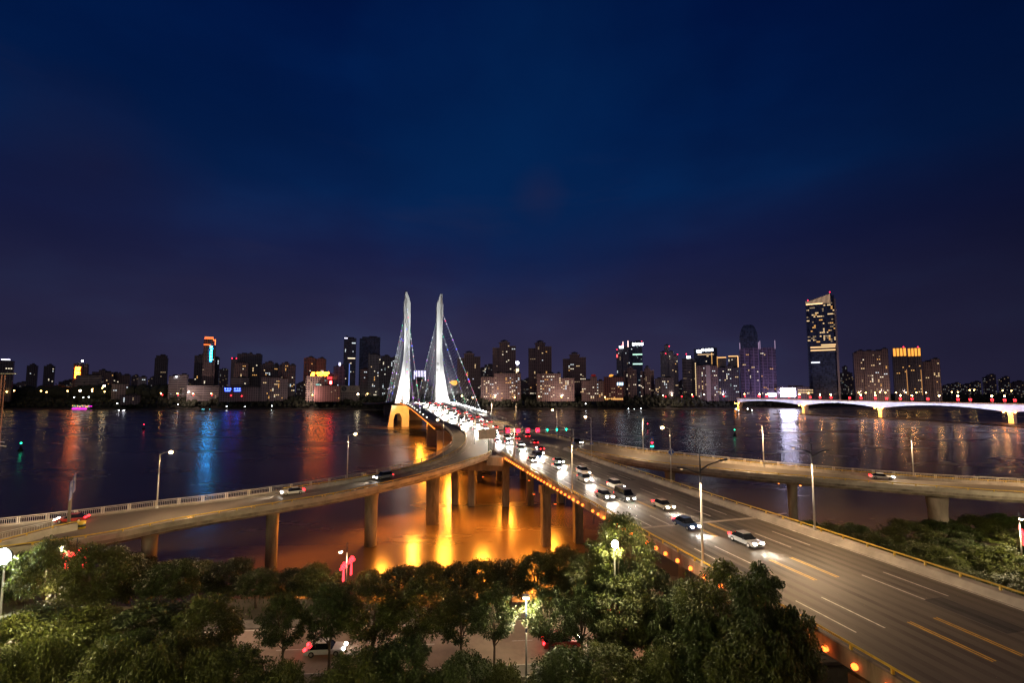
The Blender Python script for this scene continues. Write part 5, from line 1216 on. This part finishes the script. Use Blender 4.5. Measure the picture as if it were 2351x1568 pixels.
# red knot decoration poles
def knot(t, c, s, E=E_knot):
    k = MB(); x, y, z = c
    q = lambda a, b: (x+a*s, y, z+b*s)
    for a, b in (((0, .55), (.55, 0)), ((.55, 0), (0, -.55)), ((0, -.55), (-.55, 0)), ((-.55, 0), (0, .55)), ((-.27, .28), (.28, -.27)), ((.27, .28), (-.28, -.27))): k.tube([q(*a), q(*b)], .06*s, 6)
    for cx_, cz_, r in ((.78, 0, .24), (-.78, 0, .24), (0, .75, .2), (.5, .5, .18), (-.5, .5, .18), (0, -.72, .16)):
        k.tube([q(cx_+r*math.cos(2*PI*j/10), cz_+r*math.sin(2*PI*j/10)) for j in range(11)], .055*s, 6, cap=False)
    n = k.build('knot', E, t); tz = MB()
    for a in (-.16, .16): tz.tube([q(a, -.9), q(a, -2.6)], .07*s, 6)
    tz.build('tassel', E, n)
def knot_pole(label, p, h, rz, s=.95, zk=None, light=True, power=2200):
    t = thing('knot_lamp', label, 'street lamp', tuple(p), rz, 'riverside lamps with red knots')
    pole_parts(t, h, .12, .22)
    MB().tube([(0, 0, h-1.0), (-1.6, 0, h-.9)], [.06, .05], 6).build('arm', M_dark, t); head(t, (-1.2, 0, h-.95), -1, light, power if light else 0, (1, .88, .5), E_warmw, L=.8)
    zk = zk or h-3.6
    for sd in (-1, 1): knot(t, (sd*.95, -.15, zk+(.35 if sd > 0 else 0)), s)
    lamp('knot_glow', 'POINT', (0, -.9, zk), 130, (1, .05, .05), t, size=.3)
    return t
p = atd(178, 1236, 68); knot_pole('pole with two red neon knots among the bright trees at the left', (p.x, 68, 4.6), p.z-4.6, .55, 1.0, p.z-4.6-2.6, power=16000)
p = atd(797.5, 1246, 76); knot_pole('pole with two red neon knots standing against the orange water', (p.x, 76, 4.4), p.z-4.4, 1.25, .85, None, True, 1500)
p = atd(1412, 1246, 53.6); knot_pole('pole with red knots hidden in the tall tree beside the viaduct', (p.x, 53.6, 4.8), p.z-4.8, .2, .8, 6.0, True, 9000)
p = atd(2338, 1175, 84); knot_pole('pole with red knots at the right picture edge', (p.x, 84, 4.8), p.z-4.8, .9, .8, None, True, 9000)
p = atd(1412, 1250, 49.8); MB_ = None
t = thing('tree_lamp', 'bright white lamp globe glowing inside the tall tree beside the viaduct', 'street lamp', (p.x, 49.8, p.z)); MB().ball((0, 0, 0), .38, 10, 6).build('globe', emis('bright_globe', (1, .9, .62), 60), t); MB().tube([(0, .3, -p.z+4.8), (0, .3, 0)], .07, 6).build('pole', M_pole, t); lamp('globe_light', 'POINT', (0, -.8, 0), 4000, (1, .86, .5), t, size=.4)
p = atd(12, 1276, 66); t = thing('floodlight_mast', 'dazzling white floodlight on a mast at the left picture edge', 'floodlight', (p.x, 66, 4.6)); hz = p.z-4.6
MB().tube([(0, 0, 0), (0, 0, hz)], [.14, .1], 8).build('mast', M_pole, t); hb = MB().tube([(.1, .35, hz), (.1, -.32, hz)], [.7, 1.15], 20).build('housing', M_dark, t); MB().tube([(.1, -.3, hz), (.1, -.5, hz)], 1.05, 20).build('lens', emis('flood_lens', (.85, 1, .98), 90), hb)
lamp('flood_beam', 'SPOT', (.3, -.7, hz), 26000, (.9, 1, .8), t, (12, -10, hz-7), .3, 160, .6)
# tall slim pole in the foreground
p = atd(1208, 1372, 50.5); t = thing('street_lamp', 'slim blue-topped foreground lamp pole with a white lit double head', 'street lamp', (p.x, 50.5, 4.9), 0); hz = p.z-4.9
MB().tube([(0, 0, 0), (0, 0, hz*.6)], [.12, .1], 10).build('pole', M_pole, t, True); MB().tube([(0, 0, hz*.6), (0, 0, hz)], [.09, .06], 8).build('pole_top', pbr('blue_paint', (.02, .05, .16), .4), t, True)
for s in (-1, 1):
    a_ = MB().tube([(0, 0, hz-.3), (s*.12, s*.6, hz), (s*.12, s*1.1, hz+.1)], [.05, .04, .04], 6).build('arm', M_pole, t)
hd = MB().box((0, 0, hz+.16), (.78, .6, .14)).build('lamp_head', M_rail, t); MB().box((0, -.1, hz+.02), (.66, .5, .12)).build('lens', E_warmw, hd)
for s in (-1, 1): lamp('lamp_or_fill_spot', 'SPOT', (s*.3, -.2, hz-.15), 3200, (1, .80, .48), t, (s*3, -.5, 0), .3, 165, .5)

# knot lamps on the girder bridge
kx = [1742, 1758, 1779, 1803.7+.23277*25, 1803.7+.23277*125]+[1803.7+.23277*q for q in (232, 328, 436, 618, 730, 871, 982, 1117, 1232, 1386, 1500, 1683, 1803, 2017, 2140, 2240)]
kp = MB().tube([(0, 0, 0), (0, 0, 9)], .13, 6).mesh('pole', M_pole); kh = MB().ball((0, 0, 9.1), .7, 8, 5).mesh('lamp_head', emis('bridge_sodium', (1, .50, .16), 170), True); kk = {}
for side in (-1, 1):
    mb = MB(); mb.add([(side*1.1+.85, 0, 5.4), (side*1.1, .25, 6.3), (side*1.1-.85, 0, 5.4), (side*1.1, -.25, 4.5), (side*1.1, -.3, 5.4)], [(0, 1, 4), (1, 2, 4), (2, 3, 4), (3, 0, 4)]); mb.box((side*1.1, 0, 3.9), (.3, .2, 1.5)); kk[side] = mb.mesh('knot', E_knot)
for k, x in enumerate(kx):
    r = (x-CX)/F; best = min(range(len(rails)-1), key=lambda j: abs(rails[j][0].x/(rails[j][0].y*1.0)-r*1.0))
    f = 0; A, B2 = rails[best][0], rails[min(best+1, len(rails)-1)][0]
    for j in range(len(rails)-1):
        a, b = rails[j][0], rails[j+1][0]
        if (a.x/a.y-r)*(b.x/b.y-r) <= 0: f = (r-a.x/a.y)/(b.x/b.y-a.x/a.y); A, B2 = a, b; break
    q = A+(B2-A)*f
    t = thing('bridge_lamp', f'lamp post with red knots on the white girder bridge, {"twenty-first" if k == 20 else ORD[k]} from the far end', 'street lamp', tuple(q+Vector((0, 0, .1))), 0, 'lamp posts on the girder bridge')
    mk('pole', kp, t)
    if k % 3 != 2: mk('lamp_head', kh, t)
    if k != 15:
        for s in (-1, 1): mk('knot', kk[s], t)

# ------------------------------------------------------------------ boats and buoys
p = at(172, 941, 0); t = thing('pleasure_boat', 'pleasure boat outlined in coloured lights moored at the left far shore', 'boat', (p.x, 878, 0))
hl = MB(); hl.loft([[(x, y*s, z) for y, z in ((-3, .2), (3, .2), (3.6, 2.4), (-3.6, 2.4))] for x, s in ((-19, .7), (-10, 1), (12, 1), (20, .25))]); hl.build('hull', M_dark, t)
cb = MB().box((-2, 0, 4.2), (30, 5.6, 3.4)).build('cabin', M_dark, t); MB().box((-4, 0, 6.9), (24, 5, 1.9)).build('upper_deck', M_dark, t)
bar(t, (-3, -3.8, 1.6), (28, .3, 1.1), emis('magenta_strip', (1, .02, .75), 5)); rnd = random.Random(3)
ls = MB()
for k in range(60): ls.cur = rnd.choice((0, 0, 0, 1, 2, 3)); ls.box((-17+k*.55, -3.2, 4.2+rnd.choice((0, 1.6, 3.2))), (.5, .3, .6))
ls.build('light_string', [emis('boat_amber', (1, .5, .12), 7), LED[1], LED[3], LED[4]], t)
p = at(222, 939, 0); t = thing('pleasure_boat', 'darker boat with one magenta roof line beside the coloured boat', 'boat', (p.x, 884, 0))
hl = MB(); hl.loft([[(x, y*s, z) for y, z in ((-3, .2), (3, .2), (3.4, 2), (-3.4, 2))] for x, s in ((-16, .5), (-10, 1), (12, 1), (18, .3))]); hl.build('hull', M_dark, t); MB().box((0, 0, 4), (24, 5, 3.6)).build('cabin', M_dark, t); bar(t, (3, -2.7, 6), (15, .3, .7), emis('magenta_strip', (1, .02, .75), 5)); MB().ball((-4, -3, 6.6), .9, 8, 5).build('deck_light', E_white, t)
p = at(478, 944, 0); t = thing('work_boat', 'dark work boat with small cyan lights on the water below the blue sign', 'boat', (p.x, p.y, 0))
hl = MB(); hl.loft([[(x, y*s, z) for y, z in ((-2.6, .1), (2.6, .1), (3, 1.6), (-3, 1.6))] for x, s in ((-16, .6), (-8, 1), (10, 1), (17, .3))]); hl.build('hull', M_dark, t); MB().box((-8, 0, 3.2), (7, 4, 3.2)).build('cabin', M_dark, t)
for x in (-9, -6, 4): MB().ball((x, -2.3, 3.2), .4, 6, 4).build('deck_light', emis('cyan_lamp', (.2, .9, 1), 6), t)
for x0, x1, y, lab in ((1438, 1482, 966-26, 'pale low pontoon with two lamps at the middle far shore'), (1690, 1738, 944, 'pale low pontoon at the far shore just left of the girder bridge'), (272, 292, 944, 'small lit pontoon house at the left far shore')):
    a = at(x0, y+3, 0); b = at(x1, y+3, 0); w = b.x-a.x; t = thing('pontoon', lab, 'pontoon', ((a.x+b.x)/2, a.y, 0), 0, 'pontoons at the far shore')
    MB().slab([(-w/2, -2.5), (w/2, -2.5), (w*.42, 2.5), (-w*.42, 2.5)], .1, 1.2).build('deck', M_conc, t); MB().box((w*.1, .5, 2.4), (w*.3, 2.5, 2.4)).build('shed', M_dark, t)
    if x0 < 300: bar(t, (w*.1, -.9, 2.6), (w*.25, .2, 1.4), E_wst, 'lit_window')
    for s in (-.4, .25): MB().ball((s*w, -1.5, 3.6), .5, 6, 4).build('lamp', E_white, t); MB().tube([(s*w, -1.5, 1.2), (s*w, -1.5, 3.4)], .08, 5).build('post', M_dark, t)
for x, y, E_, lab in ((330, 986, E_red, 'small dark buoy with a red light on the left river'), (47, 1035, E_green, 'small dark buoy with a green light at the far left'), (1487, 984, E_red, 'small dark buoy with a red light in the middle river'), (1687, 1000, E_green, 'small dark buoy with a green light in the right river')):
    p = at(x, y, 0); t = thing('buoy', lab, 'buoy', (p.x, p.y, 0), 0, 'river buoys')
    MB().tube([(0, 0, -.2), (0, 0, .8), (0, 0, 1.1)], [1.3, 1.3, .8], 12).build('float', M_black, t, True); MB().tube([(0, 0, 1.1), (0, 0, 4.2)], [.6, .25], 6).build('tower', M_black, t); MB().ball((0, 0, 4.5), .42, 8, 5).build('light', E_, t)

# ------------------------------------------------------------------ near trees
def leaf_mat(name, c):
    m, ntl, out = new_mat(name)
    p = ntl.nodes.new('ShaderNodeBsdfPrincipled'); tr = ntl.nodes.new('ShaderNodeBsdfTranslucent'); mx = ntl.nodes.new('ShaderNodeMixShader')
    f = noise(ntl, 1.3, detail=3); f2 = noise(ntl, 11, detail=1)
    cc = ramp(ntl, mth(ntl, 'ADD', mth(ntl, 'MULTIPLY', f, .6), mth(ntl, 'MULTIPLY', f2, .4)), [(.32, tuple(q*.5 for q in c)), (.52, c), (.68, tuple(min(1, q*1.7) for q in c))])
    link(ntl, cc, p.inputs['Base Color']); p.inputs['Roughness'].default_value = .5; link(ntl, cc, tr.inputs[0])
    mx.inputs[0].default_value = .25; link(ntl, p.outputs[0], mx.inputs[1]); link(ntl, tr.outputs[0], mx.inputs[2]); link(ntl, mx.outputs[0], out.inputs[0])
    return m
LEAF = [leaf_mat('leaves_olive', (.055, .066, .010)), leaf_mat('leaves_green', (.036, .054, .010)), leaf_mat('leaves_dark', (.024, .034, .008))]
def tree_proto(seed, trunkh, R, Hc, nclump, nleaf, ls, mat, droop=.5):
    """unit tree: crown radius R, crown height Hc above trunkh"""
    r = random.Random(seed); t = thing('tree', 'tree', 'tree', (0, -400, -200), 0, 'trees on the near river bank'); cr = MB(); tk = MB()
    top = trunkh+Hc
    lean = (r.uniform(-.3, .3), r.uniform(-.3, .3))
    tk.tube([(0, 0, -.3), (lean[0]*.4, lean[1]*.4, trunkh*.6), (lean[0], lean[1], trunkh), (lean[0]*1.4, lean[1]*1.2, trunkh+Hc*.55)], [.17, .13, .1, .03], 7)
    centres = []
    for k in range(nclump):
        a = r.uniform(0, 2*PI); zc = r.uniform(-.95, 1); rr = math.sqrt(max(0.02, 1-zc*zc))*R*r.uniform(.45, 1.0)*(1 if zc < .2 else .95)
        c = Vector((lean[0]+rr*math.cos(a), lean[1]+rr*math.sin(a), trunkh+Hc*.5+zc*Hc*.5*r.uniform(.75, 1.0)))
        centres.append(c)
    for c in centres[:9]:
        b = Vector((lean[0], lean[1], trunkh*r.uniform(.7, 1.05))); mid = (b+c)/2+Vector((0, 0, -.2)); tk.tube([b, mid, c], [.07, .045, .015], 5)
    for c in centres:
        cs = r.uniform(.5, 1.0)*R*.29
        for _ in range(nleaf):
            d = Vector((r.gauss(0, 1), r.gauss(0, 1), r.gauss(0, .75))); d = d.normalized()*cs*(r.random()**.45); p = c+d
            ax = Vector((d.x, d.y, -droop*abs(r.gauss(.3, .5))+r.gauss(0, .4))).normalized() if d.length > .01 else Vector((1, 0, 0))
            sd_ = ax.cross(Vector((r.gauss(0, .6), r.gauss(0, .6), 1))).normalized(); L = ls*r.uniform(.7, 1.4); wd = L*.36
            cr.add([p-ax*L*.5, p+sd_*wd*.5, p+ax*L*.5, p-sd_*wd*.5], [(0, 1, 2, 3)])
    tk.build('trunk', M_bark, t, True); cr.build('crown', mat, t)
    return t, tree_of(t), trunkh+Hc, R
PR = [tree_proto(1, 3.2, 2.9, 6.2, 93, 194, .25, LEAF[0]), tree_proto(2, 3.8, 2.5, 6.0, 84, 194, .25, LEAF[1]), tree_proto(3, 2.2, 3.4, 5.6, 105, 194, .25, LEAF[0]), tree_proto(4, 3.6, 2.3, 7.4, 87, 194, .25, LEAF[2], .9), tree_proto(5, 2.8, 3.0, 5.4, 90, 180, .25, LEAF[1], .8), tree_proto(6, .6, 3.0, 4.6, 84, 194, .25, LEAF[2]), tree_proto(7, 1.0, 3.4, 4.2, 96, 194, .25, LEAF[0])]
PR.append(tree_proto(8, 6.5, 3.0, 6.4, 95, 152, .25, LEAF[0])); PR.append(tree_proto(9, 5.5, 2.8, 6.0, 90, 152, .25, LEAF[1]))
USED = [False]*len(PR)
rnd = random.Random(21)
def plant(x, yt, hw, D, v, label, grp='trees on the near river bank', zg=None):
    p = atd(x, yt, D); zg = zg if zg is not None else (4.6 if D < bank_y(p.x)-10 else 2.2)
    root, tr, H0, R0 = PR[v]; hgt = max(2.5, p.z-zg); wr = hw/F*D*.98
    sc = (wr/R0, wr/R0*rnd.uniform(.9, 1.05), hgt/H0)
    if not USED[v]:
        USED[v] = True; root.location = (p.x, D, zg); root.scale = sc; root['label'] = label; root['group'] = grp; root.rotation_euler = (0, 0, rnd.uniform(0, 6))
    else:
        c = copy_tree(root, (p.x, D, zg), rnd.uniform(0, 6.28), label, sc, tr); c['group'] = grp
TREES = [
 # waterside row, left to right
 (48, 1262, 62, 70, 4, 'leafy tree right behind the dazzling floodlight at the left edge'), (108, 1246, 66, 66, 2, 'yellow-green floodlit tree left of the two red knots'), (222, 1258, 86, 63, 2, 'broad floodlit tree just right of the two red knots'),
 (300, 1272, 70, 76, 5, 'dark tree right of the broad floodlit tree, under the ramp'), (402, 1290, 72, 66, 4, 'rounded olive tree standing alone in front of the dark ramp water'), (455, 1296, 60, 77, 6, 'dark low waterside tree behind the rounded olive one'),
 (530, 1288, 62, 77, 5, 'dark waterside tree left of the tall round ramp column'), (590, 1312, 48, 68, 1, 'small tree in front of the tall round ramp column'), (655, 1312, 60, 77, 5, 'dark bush right of the tall round ramp column'),
 (725, 1305, 60, 77, 6, 'dark waterside bush left of the red knot pole'), (775, 1335, 45, 72, 5, 'low dark bush at the foot of the red knot pole'), (845, 1316, 52, 77, 6, 'dark waterside bush right of the red knot pole'), (915, 1306, 55, 76, 5, 'dark tree crown against the bright orange glint'),
 (985, 1300, 58, 77, 6, 'brown lit waterside tree right of the orange glint'), (1050, 1296, 56, 76, 5, 'brown lit waterside tree, middle of the row under the viaduct water'), (1112, 1290, 56, 77, 6, 'brown lit waterside tree left of the slim foreground pole'), (1172, 1286, 56, 76, 5, 'brown lit waterside tree directly behind the slim foreground pole'),
 (1235, 1272, 52, 75, 4, 'waterside tree below the tall square column'), (1296, 1258, 56, 74, 2, 'waterside tree between the two tall square columns'), (1352, 1272, 50, 68, 4, 'waterside tree left of the tall tree with the lamp inside'),
 (1432, 1184, 78, 53, 7, 'tall tree reaching over the viaduct edge with a lamp inside'), (1385, 1258, 58, 52.5, 4, 'bright crown just left of the lamp in the tall tree'), (1490, 1300, 70, 51.5, 3, 'dark tree in front of the tall lamp-lit tree'), (1560, 1335, 60, 48, 5, 'dark tree below the viaduct edge lights, left of two round crowns'),
 (1650, 1296, 96, 43, 7, 'round full crown overlapping the viaduct edge lights, left one'), (1745, 1306, 98, 38.5, 8, 'round full crown overlapping the viaduct edge lights, right one'), (1800, 1400, 70, 37, 8, 'dark tree against the viaduct parapet right of the two round crowns'),
 # trees along the street
 (80, 1400, 100, 48, 3, 'dark street tree at the far left behind the olive front trees'), (200, 1395, 92, 49, 0, 'dark street tree below the floodlit trees'), (335, 1385, 86, 49, 3, 'dark street tree left of the round dark crown'), (480, 1372, 78, 49.5, 0, 'round dark street tree with a dense crown'), (655, 1366, 56, 50, 8, 'slim dark street tree standing alone before the pale street'),
 (760, 1345, 62, 50.5, 8, 'dark street tree with its top at the red knot pole foot'), (850, 1352, 84, 51, 7, 'large dark street tree left of the forked trunks'), (955, 1335, 84, 50.5, 7, 'large dark street tree with forked trunks in front of the street'), (1060, 1362, 66, 52, 8, 'olive street tree second left of the slim foreground pole'), (1135, 1345, 60, 50.8, 8, 'street tree with bare lower trunk just left of the slim foreground pole'),
 (1262, 1350, 62, 51, 8, 'olive street tree just right of the slim foreground pole'), (1335, 1345, 60, 51, 8, 'slender street tree with a curved bare trunk right of the foreground pole'), (1432, 1322, 92, 50, 0, 'largest street tree in front of the red tail lights'), (1555, 1378, 66, 47, 8, 'dark street tree right of the red tail lights'), (1625, 1400, 60, 42, 1, 'dark thin street tree below the two round crowns'),
 # nearest trees at the bottom
 (30, 1432, 105, 43, 2, 'olive front tree at the left picture edge, upper one'), (-10, 1500, 110, 38, 2, 'olive front tree in the bottom left corner'), (120, 1475, 100, 40, 6, 'olive front tree, second from the bottom left corner'), (165, 1438, 85, 45, 0, 'bright olive front tree above the second one from the corner'), (230, 1500, 95, 38, 2, 'bright olive front tree, third from the bottom left corner'), (290, 1455, 85, 43, 4, 'olive front tree with drooping leaves at the lower left'), (345, 1502, 90, 39, 6, 'olive front tree, fourth from the bottom left corner'), (410, 1462, 85, 43, 2, 'dark olive front tree below the round dark street tree'), (455, 1520, 80, 40, 6, 'low front shrub, fifth from the bottom left corner'), (535, 1492, 85, 42, 0, 'dark front tree below the slim lone street tree'), (640, 1535, 80, 42, 6, 'low dark shrub under the white car on the street'),
 (830, 1500, 105, 43, 2, 'leafy front tree below the large dark street trees'), (930, 1475, 95, 44, 4, 'bright leafed front tree below the forked trunks'), (1060, 1512, 80, 42, 4, 'young front tree left of the slim foreground pole base'), (1150, 1540, 60, 42, 6, 'low shrub at the base of the slim foreground pole'), (1290, 1498, 80, 44, 4, 'front tree with pale leaves right of the slim foreground pole base'),
 (1400, 1492, 90, 44, 2, 'front tree below the largest street tree'), (1510, 1500, 85, 43, 6, 'dark front tree left of the viaduct end lights'), (1610, 1482, 90, 43, 2, 'brownish front tree under the two round crowns'), (1720, 1430, 95, 37, 0, 'brownish front tree nearest to the viaduct end lights'), (1800, 1500, 66, 35.5, 6, 'dark shrub under the viaduct at the bottom right'),
 # right bank
 (1858, 1196, 34, 96, 4, 'small leafy tree rising beside the right road barrier, nearest the ramp column'), (1900, 1204, 44, 93, 2, 'leafy tree beside the right road barrier, left of the lamp pole'), (1965, 1204, 42, 92, 4, 'floodlit yellow-green tree right of the barrier lamp pole'), (2005, 1226, 52, 86, 2, 'floodlit broad tree right of the barrier lamp pole, nearer the road'),
 (2085, 1200, 64, 96, 2, 'dark tree on the right bank left of the big ramp column'), (2160, 1196, 60, 99, 4, 'dark tree at the foot of the big ramp column'), (2240, 1188, 66, 100, 2, 'dark tree on the right bank right of the big ramp column'), (2315, 1184, 60, 99, 4, 'yellow lit tree by the knot pole at the right edge'), (2130, 1252, 74, 82, 0, 'dark tree in the middle of the right bank'), (2215, 1242, 72, 84, 4, 'tall dark tree in the middle of the right bank'), (2300, 1262, 84, 78, 2, 'large dark tree at the right picture edge'), (2385, 1230, 80, 86, 0, 'dark tree cut by the right picture edge'), (2260, 1322, 70, 70, 6, 'low dark tree close to the barrier at the right'), (2350, 1330, 80, 66, 2, 'dark tree close to the barrier at the right picture edge'), (2060, 1262, 50, 82, 6, 'low dark shrub beside the right barrier below the floodlit trees'), (2185, 1305, 50, 74, 6, 'low shrub behind the right barrier, middle')]
for a in TREES: plant(*a)
# grass and low plants as one mass
gm = MB(); rnd = random.Random(8)
for _ in range(16000):
    x = rnd.uniform(-75, 60); y = rnd.uniform(33, 78)
    if abs(y-(58.8+x*.08)) < 8.2: continue
    s = rnd.uniform(.15, .45); a = rnd.uniform(0, 6.28)
    gm.add([(x-s*.2*math.cos(a), y-s*.2*math.sin(a), 4.85), (x+s*.2*math.cos(a), y+s*.2*math.sin(a), 4.85), (x+rnd.uniform(-.2, .2), y+rnd.uniform(-.2, .2), 4.9+s*1.6)], [(0, 1, 2)])
struct(gm.build('grass', LEAF[1]), 'stuff', 'tufts of grass and low plants on the near bank')

for x, y, z, p in ((-58, 30, 18, 11000), (-36, 24, 18, 9000), (-12, 28, 17, 3000), (6, 27, 17, 2000), (-80, 50, 17, 10000), (-42, 42, 19, 4500)): lamp('bank_fill_light', 'POINT', (x, y, z), p, (1, .84, .36), size=.4)  # added fill lights for the near trees, no lamps modelled
for x, y in ((78, 74), (104, 80)): lamp('bank_fill_light', 'POINT', (x, y, 15), 7000, (1, .80, .42), size=.4)  # added fill for the right bank trees, without fixtures

for x, y, z, p in ((-34, 60, 11, 1000), (-14, 62.5, 11, 1100), (9, 64.5, 11, 1000), (-58, 58, 11, 800)): lamp('bank_fill_light', 'POINT', (x, y, z), p, (1, .72, .5), size=.4)  # added fill among the trees to brighten the street, no posts
p = atd(5, 861, 46); t = thing('lattice_mast', 'tall reddish mast with a pale top bar cut by the left picture edge', 'mast', (p.x, 46, 4.8)); hz = p.z-4.8
M_mast = pbr('mast_red', (.30, .13, .11), .6)
ms = MB()
for a, b in ((-.22, -.22), (.22, -.22), (0, .25)): ms.tube([(a*1.6, b*1.6, 0), (a, b, hz)], [.07, .05], 6)
k = 0
while k*1.1 < hz-1.2:
    z = k*1.1; ms.tube([(-.3, -.3, z), (.3, -.3, z+.55)], .025, 4); ms.tube([(.3, -.3, z+.55), (0, .35, z+1.1)], .025, 4); k += 1
ms.build('lattice', M_mast, t)
MB().tube([(-1.6, 0, hz+.15), (1.45, 0, hz+.15)], .05, 6).build('top_bar', M_rail, t)
for z, a in ((hz-6.6, .9), (hz-7.0, 1.1), (hz-8.3, .5)): MB().tube([(0, 0, z), (a, -.1, z-.12)], .03, 5).build('antenna_arm', M_rail, t)
